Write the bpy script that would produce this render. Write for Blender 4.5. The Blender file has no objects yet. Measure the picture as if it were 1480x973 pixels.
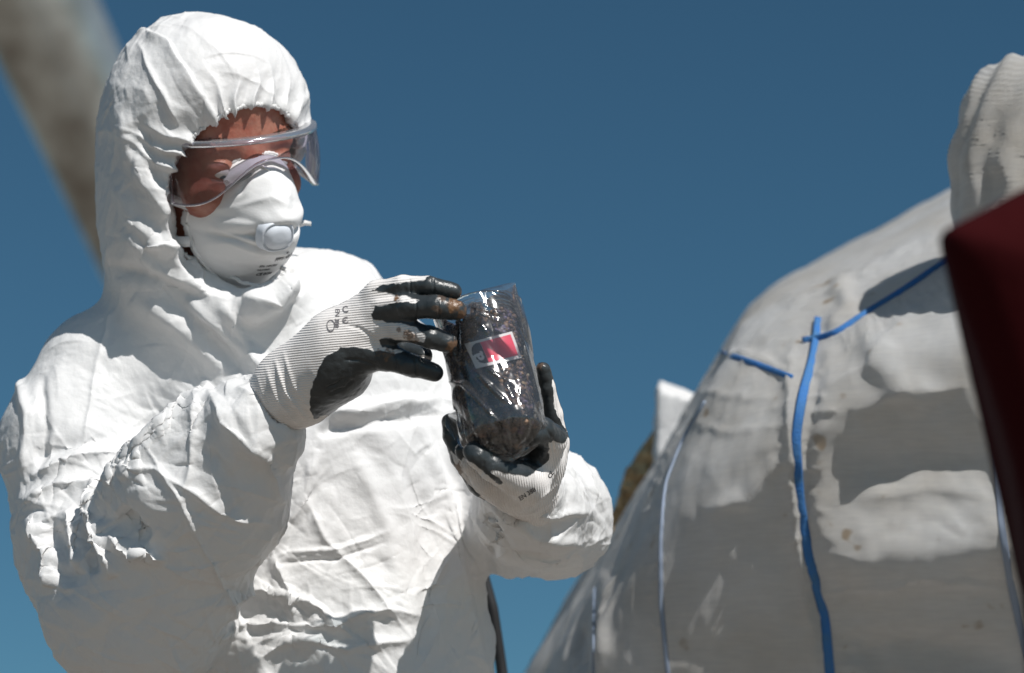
import bpy, bmesh, math, random
import numpy as np
from mathutils import Vector, Matrix
from mathutils.bvhtree import BVHTree

# ------------------------------------------------------------------ camera, world, sun
SC = bpy.context.scene
COL = SC.collection
PITCH = math.radians(16.0)
CAM = np.array([0.0, 0.0, 0.63])
FWD = np.array([0.0, math.cos(PITCH), math.sin(PITCH)])
UP = np.array([0.0, -math.sin(PITCH), math.cos(PITCH)])
RGT = np.array([1.0, 0.0, 0.0])
D0 = 3.0
S = 0.36 / 1480.0

cam = bpy.data.cameras.new('camera')
cam.lens = 100; cam.sensor_width = 36; cam.clip_end = 5000; cam.clip_start = 0.05
co = bpy.data.objects.new('camera', cam); COL.objects.link(co)
co.matrix_world = Matrix(((1, 0, 0, CAM[0]), (0, UP[1], -FWD[1], CAM[1]), (0, UP[2], -FWD[2], CAM[2]), (0, 0, 0, 1)))
cam.dof.use_dof = True; cam.dof.focus_distance = 2.80; cam.dof.aperture_fstop = 4.0
SC.camera = co

_sv = 0.385 * RGT + 0.845 * UP - 0.37 * FWD; _sv = _sv / np.linalg.norm(_sv)                     # high, from the right and a little behind the camera
SUN_ELEV = math.asin(_sv[2]); SUN_AZ = math.atan2(_sv[0], _sv[1])      # azimuth clockwise from +Y (the view direction)
print('SUN', math.degrees(SUN_ELEV), math.degrees(SUN_AZ))
w = bpy.data.worlds.new('World'); SC.world = w; w.use_nodes = True
nt = w.node_tree; bg = nt.nodes['Background']
sky = nt.nodes.new('ShaderNodeTexSky'); sky.sky_type = 'NISHITA'; sky.sun_disc = False
sky.sun_elevation = SUN_ELEV; sky.sun_rotation = SUN_AZ
sky.altitude = 1200; sky.air_density = 1.0; sky.dust_density = 0.2; sky.ozone_density = 1.4
tint = nt.nodes.new('ShaderNodeMix'); tint.data_type = 'RGBA'; tint.blend_type = 'MULTIPLY'; tint.inputs[0].default_value = 1
tint.inputs[7].default_value = (.54, .93, .98, 1); nt.links.new(sky.outputs[0], tint.inputs[6])
nt.links.new(tint.outputs[2], bg.inputs[0]); bg.inputs[1].default_value = 0.050
sd = bpy.data.lights.new('sun', 'SUN'); sd.energy = 4.9; sd.angle = math.radians(0.5); sd.color = (1.0, 0.965, 0.92)
so = bpy.data.objects.new('sun', sd); COL.objects.link(so)
SUNDIR = Vector((math.sin(SUN_AZ) * math.cos(SUN_ELEV), math.cos(SUN_AZ) * math.cos(SUN_ELEV), math.sin(SUN_ELEV)))
so.rotation_euler = SUNDIR.to_track_quat('Z', 'Y').to_euler(); so.location = (3, -3, 6)
SC.view_settings.view_transform = 'Standard'; SC.view_settings.look = 'None'
SC.view_settings.exposure = 0.0; SC.view_settings.gamma = 1.0
SC.cycles.max_bounces = 8; SC.cycles.transparent_max_bounces = 24
SC.cycles.use_denoising = True

# ------------------------------------------------------------------ helpers
def V(px, py, dz=0.0):
    """point (x right, y up, z towards the camera) of a photograph pixel at depth D0-dz"""
    d = D0 - dz
    return np.array([(px - 740) * S * d, (486.5 - py) * S * d, dz])
def PX(p):
    d = D0 - p[:, 2]
    return p[:, 0] / (S * d) + 740, 486.5 - p[:, 1] / (S * d)
def to_world(p):
    p = np.atleast_2d(p)
    return CAM + np.outer(p[:, 0], RGT) + np.outer(p[:, 1], UP) + np.outer(D0 - p[:, 2], FWD)
def W(px, py, dz=0.0):
    return Vector(to_world(V(px, py, dz))[0])

def tag(o, label=None, cat=None, group=None, kind=None):
    for k, v in (('label', label), ('category', cat), ('group', group), ('kind', kind)):
        if v: o[k] = v
    return o
def empty(name, loc):
    o = bpy.data.objects.new(name, None); COL.objects.link(o); o.location = loc; o.empty_display_size = .05
    return o
def adopt(o, parent):
    o.parent = parent
    o.matrix_parent_inverse = Matrix.Translation(parent.location).inverted() if parent.type == 'EMPTY' else Matrix()
    return o
def mesh_obj(name, verts, faces, mat, parent=None, smooth=True, world=True, attrs=None, sub=0):
    """verts in view-frame coordinates -> world mesh"""
    v = to_world(verts) if world else np.asarray(verts, float)
    m = bpy.data.meshes.new(name)
    faces = np.asarray(faces) if not isinstance(faces, list) else faces
    if isinstance(faces, np.ndarray) and faces.ndim == 2:
        n, k = faces.shape
        m.vertices.add(len(v)); m.vertices.foreach_set('co', v.astype(np.float32).ravel())
        m.loops.add(n * k); m.loops.foreach_set('vertex_index', faces.astype(np.int32).ravel())
        m.polygons.add(n); m.polygons.foreach_set('loop_start', np.arange(0, n * k, k, dtype=np.int32))
        m.update(calc_edges=True)
    else:
        m.from_pydata([tuple(x) for x in v], [], faces); m.update()
    if smooth: m.shade_smooth()
    if attrs:
        for k, a in attrs.items():
            at = m.attributes.new(k, 'FLOAT', 'POINT'); at.data.foreach_set('value', np.asarray(a, np.float32))
    m.materials.append(mat)
    o = bpy.data.objects.new(name, m); COL.objects.link(o)
    if sub:
        md = o.modifiers.new('s', 'SUBSURF'); md.levels = md.render_levels = sub
    if parent is not None: adopt(o, parent)
    return o

# ---- numpy noise
def _h(ix, iy, iz, s):
    n = (ix.astype(np.int64) * 73856093) ^ (iy.astype(np.int64) * 19349663) ^ (iz.astype(np.int64) * 83492791) ^ (s * 2654435761)
    n = (n ^ (n >> 13)) * 1274126177 & 0x7fffffff
    n = (n ^ (n >> 15)) * 668265263 & 0x7fffffff
    return ((n ^ (n >> 14)) & 0xffffff).astype(np.float32) / 16777216.0
def vnoise(p, s=0):
    i = np.floor(p).astype(np.int64); f = (p - i).astype(np.float32); f = f * f * f * (f * (f * 6 - 15) + 10)
    r = 0
    for dx in (0, 1):
        for dy in (0, 1):
            for dz in (0, 1):
                wgt = (f[:, 0] if dx else 1 - f[:, 0]) * (f[:, 1] if dy else 1 - f[:, 1]) * (f[:, 2] if dz else 1 - f[:, 2])
                r = r + wgt * _h(i[:, 0] + dx, i[:, 1] + dy, i[:, 2] + dz, s)
    return r * 2 - 1
def fbm(p, s=0, oct=3):
    r = 0; a = 1.0; t = 0
    for k in range(oct):
        r = r + a * vnoise(p * 2 ** k + 17.3 * k, s + k); t += a; a *= .5
    return r / t
def vec_noise(p, s, oct=2):
    return np.stack([fbm(p, s + 11, oct), fbm(p + 5.2, s + 23, oct), fbm(p + 9.7, s + 37, oct)], 1)
def facets(p, s=0, c=1.0):
    """creased-paper height: upper envelope of tilted planes seeded one per cell; about -1..1"""
    i = np.floor(p).astype(np.int64); best = np.full(len(p), -9.0, np.float32)
    for dx in (-1, 0, 1):
        for dy in (-1, 0, 1):
            for dz in (-1, 0, 1):
                jx, jy, jz = i[:, 0] + dx, i[:, 1] + dy, i[:, 2] + dz
                ox = p[:, 0] - jx - _h(jx, jy, jz, s); oy = p[:, 1] - jy - _h(jx, jy, jz, s + 1); oz = p[:, 2] - jz - _h(jx, jy, jz, s + 2)
                gx = _h(jx, jy, jz, s + 3) - .5; gy = _h(jx, jy, jz, s + 4) - .5; gz = _h(jx, jy, jz, s + 5) - .5
                v = 1.6 * (gx * ox + gy * oy + gz * oz) - c * (ox * ox + oy * oy + oz * oz)
                best = np.maximum(best, v.astype(np.float32))
    return best
def crumple(p, s=0):
    return facets(p, s) - facets(p + 31.7, s + 50)

# ---- signed distance modelling
class Field:
    def __init__(self, lo, hi, h):
        self.lo = np.array(lo, float); self.h = h
        self.n = np.ceil((np.array(hi) - self.lo) / h).astype(int) + 1
        self.v = np.full(self.n, 0.5, np.float32)
        self.ax = [(self.lo[k] + h * np.arange(self.n[k])).astype(np.float32) for k in range(3)]
    def sub(self, lo, hi):
        a = np.clip(np.floor((np.array(lo) - self.lo) / self.h).astype(int), 0, self.n - 1)
        b = np.clip(np.ceil((np.array(hi) - self.lo) / self.h).astype(int) + 1, 1, self.n)
        sl = tuple(slice(a[k], b[k]) for k in range(3))
        if any(b[k] <= a[k] for k in range(3)): return None, None
        X = self.ax[0][sl[0]][:, None, None]; Y = self.ax[1][sl[1]][None, :, None]; Z = self.ax[2][sl[2]][None, None, :]
        return sl, (X, Y, Z)
    def merge(self, lo, hi, f, k, mode='u'):
        m = k + 4 * self.h
        sl, P = self.sub(np.array(lo) - m, np.array(hi) + m)
        if sl is None: return
        d = f(*P).astype(np.float32); a = self.v[sl]
        if mode == 'u':
            h = np.maximum(k - np.abs(a - d), 0) / max(k, 1e-6); self.v[sl] = np.minimum(a, d) - h * h * k * .25
        else:
            d = -d; h = np.maximum(k - np.abs(a - d), 0) / max(k, 1e-6); self.v[sl] = np.maximum(a, d) + h * h * k * .25
    def cone(self, a, ra, b, rb, k=.01, mode='u', flat=None):
        a = np.array(a, float); b = np.array(b, float); ba = b - a; L = max(ba @ ba, 1e-12)
        def f(X, Y, Z):
            x = X - a[0]; y = Y - a[1]; z = Z - a[2]
            t = np.clip((x * ba[0] + y * ba[1] + z * ba[2]) / L, 0, 1)
            x = x - t * ba[0]; y = y - t * ba[1]; z = z - t * ba[2]
            q = x * x + y * y + z * z
            if flat is not None:
                nn, am = flat; e = x * nn[0] + y * nn[1] + z * nn[2]
                q = q + e * e * (am * am - 1)
            return np.sqrt(q) - (ra + t * (rb - ra))
        r = max(ra, rb)
        self.merge(np.minimum(a, b) - r, np.maximum(a, b) + r, f, k, mode)
    def chain(self, pts, k=.01, kj=.004, mode='u', flat=None):
        for i in range(len(pts) - 1):
            (x0, y0, z0, r0), (x1, y1, z1, r1) = pts[i], pts[i + 1]
            self.cone(V(x0, y0, z0), r0 * S * (D0 - z0), V(x1, y1, z1), r1 * S * (D0 - z1), k if i == 0 else kj, mode, flat)
    def ell(self, c, r, k=.02, R=None, mode='u'):
        c = np.array(c, float); R = np.eye(3) if R is None else np.asarray(R); r = np.array(r, float)
        def f(X, Y, Z):
            x = X - c[0]; y = Y - c[1]; z = Z - c[2]
            l = [(x * R[0, j] + y * R[1, j] + z * R[2, j]) / r[j] for j in range(3)]
            g = [l[j] / r[j] for j in range(3)]
            k0 = np.sqrt(l[0] ** 2 + l[1] ** 2 + l[2] ** 2); k1 = np.sqrt(g[0] ** 2 + g[1] ** 2 + g[2] ** 2) + 1e-6
            return k0 * (k0 - 1) / k1
        m = max(r); self.merge(c - m, c + m, f, k, mode)
    def mesh(self):
        v = self.v; h = self.h
        ins = v < 0
        c = np.zeros(np.array(v.shape) - 1, np.int8)
        for dx in (0, 1):
            for dy in (0, 1):
                for dz in (0, 1):
                    c += ins[dx:v.shape[0] - 1 + dx, dy:v.shape[1] - 1 + dy, dz:v.shape[2] - 1 + dz]
        act = (c > 0) & (c < 8)
        ids = -np.ones(act.shape, np.int64); cell = np.argwhere(act); ids[act] = np.arange(len(cell))
        acc = np.zeros((len(cell), 3)); cnt = np.zeros(len(cell))
        corner = {(a, b, d): v[cell[:, 0] + a, cell[:, 1] + b, cell[:, 2] + d] for a in (0, 1) for b in (0, 1) for d in (0, 1)}
        for ax in range(3):
            for u in (0, 1):
                for w_ in (0, 1):
                    a = [0, 0, 0]; o = [k for k in range(3) if k != ax]; a[o[0]] = u; a[o[1]] = w_; b = list(a); b[ax] = 1
                    va, vb = corner[tuple(a)], corner[tuple(b)]
                    m = (va < 0) != (vb < 0); t = np.where(m, va / np.where(m, va - vb, 1), 0)
                    p = np.tile(np.array(a, float), (len(cell), 1)); p[:, ax] = t
                    acc[m] += p[m]; cnt[m] += 1
        pos = self.lo + h * (cell + acc / cnt[:, None])
        quads = []
        for ax in range(3):
            o = [k for k in range(3) if k != ax]
            s0 = [slice(None)] * 3; s1 = [slice(None)] * 3
            s0[ax] = slice(0, -1); s1[ax] = slice(1, None)
            A = ins[tuple(s0)]; B = ins[tuple(s1)]
            cr = np.argwhere(A != B); sg = A[tuple(cr.T)]
            ok = (cr[:, o[0]] > 0) & (cr[:, o[1]] > 0) & (cr[:, o[0]] < v.shape[o[0]] - 1) & (cr[:, o[1]] < v.shape[o[1]] - 1)
            cr = cr[ok]; sg = sg[ok]
            def idx(du, dv):
                q = cr.copy(); q[:, o[0]] += du; q[:, o[1]] += dv
                return ids[tuple(q.T)]
            q = np.stack([idx(-1, -1), idx(0, -1), idx(0, 0), idx(-1, 0)], 1)
            flip = sg if ax != 1 else ~sg
            q[~flip] = q[~flip][:, ::-1]
            quads.append(q)
        return pos, np.concatenate(quads)

def subdivide(pos, quads):
    """one linear split of every quad, then a light smoothing"""
    n = len(pos)
    e = np.concatenate([np.sort(quads[:, [i, (i + 1) % 4]], 1) for i in range(4)])
    key = e[:, 0] * n + e[:, 1]; u, inv = np.unique(key, return_inverse=True)
    ea, eb = u // n, u % n
    mid = (pos[ea] + pos[eb]) / 2; cen = pos[quads].mean(1)
    P = np.concatenate([pos, mid, cen]); m = len(quads); inv = inv.reshape(4, m)
    ce = n + len(u) + np.arange(m); q = []
    for i in range(4):
        q.append(np.stack([quads[:, i], n + inv[i], ce, n + inv[(i + 3) % 4]], 1))
    return P, np.concatenate(q)
def smooth(pos, quads, it=1, f=.5):
    n = len(pos); a = quads.ravel(); b = np.roll(quads, -1, 1).ravel()
    cnt = np.bincount(a, minlength=n) + np.bincount(b, minlength=n)
    for _ in range(it):
        s = np.stack([np.bincount(a, pos[b, k], n) + np.bincount(b, pos[a, k], n) for k in range(3)], 1) / cnt[:, None]
        pos = pos + (s - pos) * f
    return pos
def largest(pos, quads):
    n = len(pos); lab = np.arange(n); a = quads.ravel(); b = np.roll(quads, -1, 1).ravel()
    while True:
        new = lab.copy(); np.minimum.at(new, a, lab[b]); np.minimum.at(new, b, lab[a]); new = new[new]
        if (new == lab).all(): break
        lab = new
    keep = lab == np.bincount(lab).argmax(); m = -np.ones(n, int); m[keep] = np.arange(keep.sum())
    return pos[keep], m[quads[keep[quads[:, 0]]]]
def normals(pos, quads):
    q = pos[quads]; fn = np.cross(q[:, 2] - q[:, 0], q[:, 3] - q[:, 1])
    n = np.stack([sum(np.bincount(quads[:, i], fn[:, k], len(pos)) for i in range(4)) for k in range(3)], 1)
    return n / (np.linalg.norm(n, axis=1)[:, None] + 1e-12)
def poly_dist(px, py, pts, closed=False):
    """distance to polyline, parameter 0..1, side"""
    pts = np.array(pts, float); segs = list(zip(pts[:-1], pts[1:]))
    if closed: segs.append((pts[-1], pts[0]))
    lens = [np.hypot(*(b - a)) for a, b in segs]; T = sum(lens); best = np.full(len(px), 1e9); tt = np.zeros(len(px)); sd_ = np.zeros(len(px)); acc = 0
    for (a, b), L in zip(segs, lens):
        d = (b - a) / L; t = np.clip((px - a[0]) * d[0] + (py - a[1]) * d[1], 0, L)
        ex = px - a[0] - t * d[0]; ey = py - a[1] - t * d[1]; q = np.hypot(ex, ey)
        m = q < best; best[m] = q[m]; tt[m] = (acc + t[m]) / T; sd_[m] = (ex * -d[1] + ey * d[0])[m]; acc += L
    return best, tt, sd_
def inside(px, py, pts):
    pts = np.array(pts, float); r = np.zeros(len(px), bool); j = len(pts) - 1
    for i in range(len(pts)):
        xi, yi = pts[i]; xj, yj = pts[j]
        c = ((yi > py) != (yj > py)) & (px < (xj - xi) * (py - yi) / ((yj - yi) if yj != yi else 1e-9) + xi)
        r ^= c; j = i
    return r
def sdpoly(px, py, pts):
    d = poly_dist(px, py, pts, True)[0]
    return np.where(inside(px, py, pts), d, -d)
def strokes(pos, nrm, items, wob=3.0):
    """hand-modelled folds on the side that faces +z: (points, width px, height mm, kind)"""
    px, py = PX(pos); disp = np.zeros(len(pos)); front = np.clip(nrm[:, 2] * 3 + .3, 0, 1)
    nx = vnoise(pos * 45, 901) * wob; ny = vnoise(pos * 45 + 9, 902) * wob
    for it in items:
        pts, wd, am, kind = it[:4]; zmin = it[4] if len(it) > 4 else -9
        a = np.array(pts); M = 3 * wd + 8
        m = (px > a[:, 0].min() - M) & (px < a[:, 0].max() + M) & (py > a[:, 1].min() - M) & (py < a[:, 1].max() + M) & (nrm[:, 2] > -.1) & (pos[:, 2] > zmin)
        i = np.nonzero(m)[0]
        if not len(i): continue
        d, t, s = poly_dist(px[i] + nx[i], py[i] + ny[i], pts)
        tp = np.clip(np.minimum(t, 1 - t) * 5, 0, 1) ** .7
        if kind == 'r': g = np.exp(-(d / wd) ** 1.25)                        # sharp ridge
        elif kind == 's': g = np.exp(-(d / wd) ** 2)                        # soft fold
        elif kind == 'e': g = np.where(s > 0, np.exp(-(d / (wd * 3)) ** 1.5), np.exp(-(d / (wd * .45)) ** 2))   # overlapping edge
        disp[i] += am * .001 * g * tp * front[i]
    return disp
def hash01(k): return (math.sin(k * 12.9898) * 43758.5453) % 1.0

# ------------------------------------------------------------------ materials
def mat(name, base, rough=.6, bump=None, spec=.5, metal=0, var=None, **kw):
    """bump: list of (kind, scale, strength, distance)"""
    m = bpy.data.materials.new(name); m.use_nodes = True; N = m.node_tree.nodes; L = m.node_tree.links
    b = N['Principled BSDF']; b.inputs['Base Color'].default_value = (*base, 1); b.inputs['Roughness'].default_value = rough
    b.inputs['Metallic'].default_value = metal; b.inputs['Specular IOR Level'].default_value = spec
    for k, v in kw.items(): b.inputs[k.replace('_', ' ')].default_value = v
    tc = N.new('ShaderNodeTexCoord')
    if var:
        n = N.new('ShaderNodeTexNoise'); n.inputs['Scale'].default_value = var[0]; n.inputs['Detail'].default_value = 6; n.inputs['Roughness'].default_value = .65
        r = N.new('ShaderNodeValToRGB'); r.color_ramp.elements[0].color = (*var[1], 1); r.color_ramp.elements[1].color = (*base, 1)
        r.color_ramp.elements[0].position = var[2]; r.color_ramp.elements[1].position = var[3]
        L.new(tc.outputs['Object'], n.inputs['Vector']); L.new(n.outputs[0], r.inputs[0]); L.new(r.outputs[0], b.inputs['Base Color'])
    prev = None
    for k, sc, st, di in (bump or []):
        if k == 'noise':
            t = N.new('ShaderNodeTexNoise'); t.inputs['Detail'].default_value = 5; t.inputs['Scale'].default_value = sc; out = t.outputs[0]
        elif k == 'voro':
            t = N.new('ShaderNodeTexVoronoi'); t.feature = 'DISTANCE_TO_EDGE'; t.inputs['Scale'].default_value = sc; out = t.outputs[0]
        elif k == 'ridge':
            t = N.new('ShaderNodeTexNoise'); t.noise_type = 'RIDGED_MULTIFRACTAL'; t.normalize = True; t.inputs['Detail'].default_value = 3; t.inputs['Distortion'].default_value = .3; t.inputs['Scale'].default_value = sc; out = t.outputs[0]
        elif k == 'cell':
            t = N.new('ShaderNodeTexVoronoi'); t.inputs['Scale'].default_value = sc; out = t.outputs[0]
        L.new(tc.outputs['Object'], t.inputs['Vector'])
        bp = N.new('ShaderNodeBump'); bp.inputs['Strength'].default_value = st; bp.inputs['Distance'].default_value = di
        L.new(out, bp.inputs['Height'])
        if prev: L.new(prev.outputs[0], bp.inputs['Normal'])
        prev = bp
    if prev: L.new(prev.outputs[0], b.inputs['Normal'])
    return m

M_suit = mat('white_coverall_fabric', (.80, .80, .80), .55, [('ridge', 6, .8, .012), ('ridge', 22, .7, .004), ('noise', 60, .35, .004), ('noise', 260, .25, .001)], spec=.35)
def translucent(m, fac, col):
    N = m.node_tree.nodes; L = m.node_tree.links; o = [n for n in N if n.type == 'OUTPUT_MATERIAL'][0]; b = N['Principled BSDF']
    t = N.new('ShaderNodeBsdfTranslucent'); t.inputs[0].default_value = (*col, 1); mx = N.new('ShaderNodeMixShader'); mx.inputs[0].default_value = fac
    if b.inputs['Normal'].links: L.new(b.inputs['Normal'].links[0].from_socket, t.inputs['Normal'])
    L.new(b.outputs[0], mx.inputs[1]); L.new(t.outputs[0], mx.inputs[2]); L.new(mx.outputs[0], o.inputs[0])
translucent(M_suit, .16, (.85, .85, .84))
M_elastic = mat('elastic_band', (.78, .78, .78), .7, [('noise', 400, .3, .001)])
M_skin = mat('skin', (.37, .16, .112), .42, [('noise', 350, .5, .0008), ('noise', 80, .3, .002)], var=(45, (.30, .085, .055), .38, .62))
M_skin.node_tree.nodes['Principled BSDF'].inputs['Subsurface Weight'].default_value = .08
M_hair = mat('hair', (.16, .09, .045), .5)
M_brow = mat('brow_hair', (.06, .035, .02), .6)
M_eye = mat('eye_white', (.7, .68, .65), .2); M_iris = mat('iris', (.05, .08, .1), .15)
M_mask = mat('respirator_fleece', (.80, .80, .80), .75, [('noise', 500, .25, .0008)])
M_foam = mat('nose_bridge_foam', (.33, .34, .36), .8)
M_metal = mat('bright_metal_clip', (.7, .7, .72), .3, metal=1)
M_valve = mat('valve_plastic', (.70, .74, .80), .4)
M_ink = mat('black_print', (.03, .03, .035), .6)
M_inkf = mat('faded_print', (.16, .15, .16), .7)
M_white = mat('white_paper', (.8, .8, .8), .4)
M_red = mat('red_print', (.80, .07, .13), .3, spec=.5)
M_black = mat('black_label_print', (.025, .03, .04), .3)

def thin_clear(name, tint, refl=1.0, haze=.0, rough=.04, bump=None, ior=1.5):
    m = bpy.data.materials.new(name); m.use_nodes = True; N = m.node_tree.nodes; L = m.node_tree.links; N.clear()
    o = N.new('ShaderNodeOutputMaterial'); t = N.new('ShaderNodeBsdfTransparent'); t.inputs[0].default_value = (*tint, 1)
    g = N.new('ShaderNodeBsdfGlossy'); g.inputs['Roughness'].default_value = rough
    f = N.new('ShaderNodeFresnel'); f.inputs['IOR'].default_value = ior
    mu = N.new('ShaderNodeMath'); mu.operation = 'MULTIPLY'; mu.inputs[1].default_value = refl; mu.use_clamp = True
    mx = N.new('ShaderNodeMixShader'); L.new(f.outputs[0], mu.inputs[0]); L.new(mu.outputs[0], mx.inputs[0])
    L.new(t.outputs[0], mx.inputs[1]); L.new(g.outputs[0], mx.inputs[2]); last = mx
    if haze:
        d = N.new('ShaderNodeBsdfDiffuse'); d.inputs[0].default_value = (.85, .87, .9, 1)
        tr = N.new('ShaderNodeBsdfTranslucent'); tr.inputs[0].default_value = (.85, .87, .9, 1)
        a = N.new('ShaderNodeMixShader'); a.inputs[0].default_value = .5; L.new(d.outputs[0], a.inputs[1]); L.new(tr.outputs[0], a.inputs[2])
        m2 = N.new('ShaderNodeMixShader'); m2.inputs[0].default_value = haze; L.new(mx.outputs[0], m2.inputs[1]); L.new(a.outputs[0], m2.inputs[2]); last = m2
    if bump:
        tc = N.new('ShaderNodeTexCoord'); n = N.new('ShaderNodeTexNoise'); n.inputs['Scale'].default_value = bump[0]; n.inputs['Detail'].default_value = 3
        n.inputs['Distortion'].default_value = .6
        b = N.new('ShaderNodeBump'); b.inputs['Strength'].default_value = bump[1]; b.inputs['Distance'].default_value = bump[2]
        L.new(tc.outputs['Object'], n.inputs['Vector']); L.new(n.outputs[0], b.inputs['Height']); L.new(b.outputs[0], g.inputs['Normal']); L.new(b.outputs[0], f.inputs['Normal'])
    L.new(last.outputs[0], o.inputs[0]); return m
M_lens = thin_clear('goggle_lens_plastic', (.95, .94, .95), 1.0, .02, .03, (30, .3, .004))
M_gframe = thin_clear('clear_goggle_frame', (.80, .77, .86), 2.2, .22, .12)
M_glass = thin_clear('jar_glass', (.93, .95, .95), 1.1, .0, .02)
M_film = thin_clear('plastic_bag_film', (.97, .975, .98), 2.4, .06, .13, (25, .12, .006))

exec_parts = []
# ------------------------------------------------------------------ setting: ground
gm = mat('dusty_gravel_ground', (.24, .205, .17), .9, [('noise', 8, .5, .02), ('voro', 40, .5, .01)], var=(3, (.16, .135, .11), .35, .65))
n = 40; xs = np.sign(np.linspace(-1, 1, n)) * np.abs(np.linspace(-1, 1, n)) ** 4 * 2000
gx, gy = np.meshgrid(xs, xs, indexing='ij'); gz = np.where(np.hypot(gx, gy) > 12, np.sin(gx * .01) * .3 * 0, 0)
gv = np.stack([gx.ravel(), gy.ravel(), gz.ravel()], 1)
ii = (np.arange(n - 1)[:, None] * n + np.arange(n - 1)[None, :]).ravel()
g = mesh_obj('ground', gv, np.stack([ii, ii + n, ii + n + 1, ii + 1], 1), gm, world=False)
tag(g, kind='structure')

# ------------------------------------------------------------------ head frame
yaw, pit, rol = math.radians(37), math.radians(11), math.radians(10)
Fv = np.array([math.sin(yaw) * math.cos(pit), -math.sin(pit), math.cos(yaw) * math.cos(pit)])
X0 = np.array([math.cos(yaw), 0, -math.sin(yaw)]); U0 = np.cross(Fv, X0)
Xv = math.cos(rol) * X0 + math.sin(rol) * U0; Uv = np.cross(Fv, Xv)
HR = np.stack([Xv, Uv, Fv], 1)                    # local (x, y up, z forward) -> view frame
HC = V(300, 190, 0.0)
def HL(x, y, z): return HC + HR @ np.array([x, y, z], float)
def HLa(a): return HC + np.asarray(a, float) @ HR.T

# ------------------------------------------------------------------ the person
person = tag(empty('person', Vector(to_world(V(480, 1700, -.05))[0])), 'person in white hooded coverall, clear goggles and respirator holding up a jar', 'person')

def build_coverall():
    F = Field((-.60, -.42, -.34), (.16, .37, .36), .003)
    # torso
    F.ell(V(400, 640, -.07), (.185, .21, .135), .04)
    F.ell(V(480, 960, -.06), (.172, .27, .150), .06)
    F.chain([(168, 535, -.03, 84), (300, 470, -.06, 90), (480, 450, -.12, 72)], .05, .03)
    # hood and neck
    F.chain([(262, 300, -.02, 108), (275, 400, -.03, 108), (300, 480, -.05, 120)], .04, .03)
    F.ell(V(297, 168, -.01), (.110, .110, .118), .03)
    F.ell(V(262, 280, -.01), (.083, .13, .10), .04)
    F.chain([(330, 440, .03, 50), (400, 425, .03, 32)], .04, .03)
    # right arm (towards the camera)
    F.chain([(142, 548, -.02, 84), (110, 640, .0, 104), (145, 790, .05, 112), (195, 885, .08, 128)], .04, .03)
    F.chain([(195, 870, .09, 130), (300, 705, .16, 120), (365, 625, .21, 78)], .015, .02)
    # left arm
    F.chain([(490, 448, -.12, 74), (600, 555, -.11, 66), (700, 640, -.08, 78), (785, 740, -.02, 90)], .03, .03)
    F.chain([(785, 742, -.02, 90), (765, 735, .08, 78), (755, 712, .15, 56)], .02, .02)
    F.chain([(600, 760, -.08, 60), (720, 760, -.05, 60)], .03, .02)
    # face opening and head room
    F.ell(HL(-.004, -.066, .09), (.090, .105, .078), .004, HR, 's')
    F.ell(HL(-.003, -.066, .14), (.088, .104, .12), .004, HR, 's')
    F.ell(HL(0, 0, 0), (.088, .105, .102), .004, HR, 's')
    F.chain([(262, 300, -.02, 85), (290, 400, -.02, 75)], .004, .01, 's')
    F.chain([(285, 405, .02, 30), (322, 438, .045, 27), (370, 440, .06, 24), (412, 415, .05, 22)], .015, .01)
    # glove holes at cuffs
    F.chain([(372, 618, .205, 40), (460, 520, .28, 44)], .004, .004, 's')
    F.chain([(755, 716, .15, 38), (735, 690, .30, 40)], .004, .004, 's')
    pos, q = F.mesh()
    pos = smooth(pos, q, 2, .5)
    pos, q = subdivide(pos, q); pos = smooth(pos, q, 2, .5)
    return pos, q
cpos, cq = build_coverall()

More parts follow.
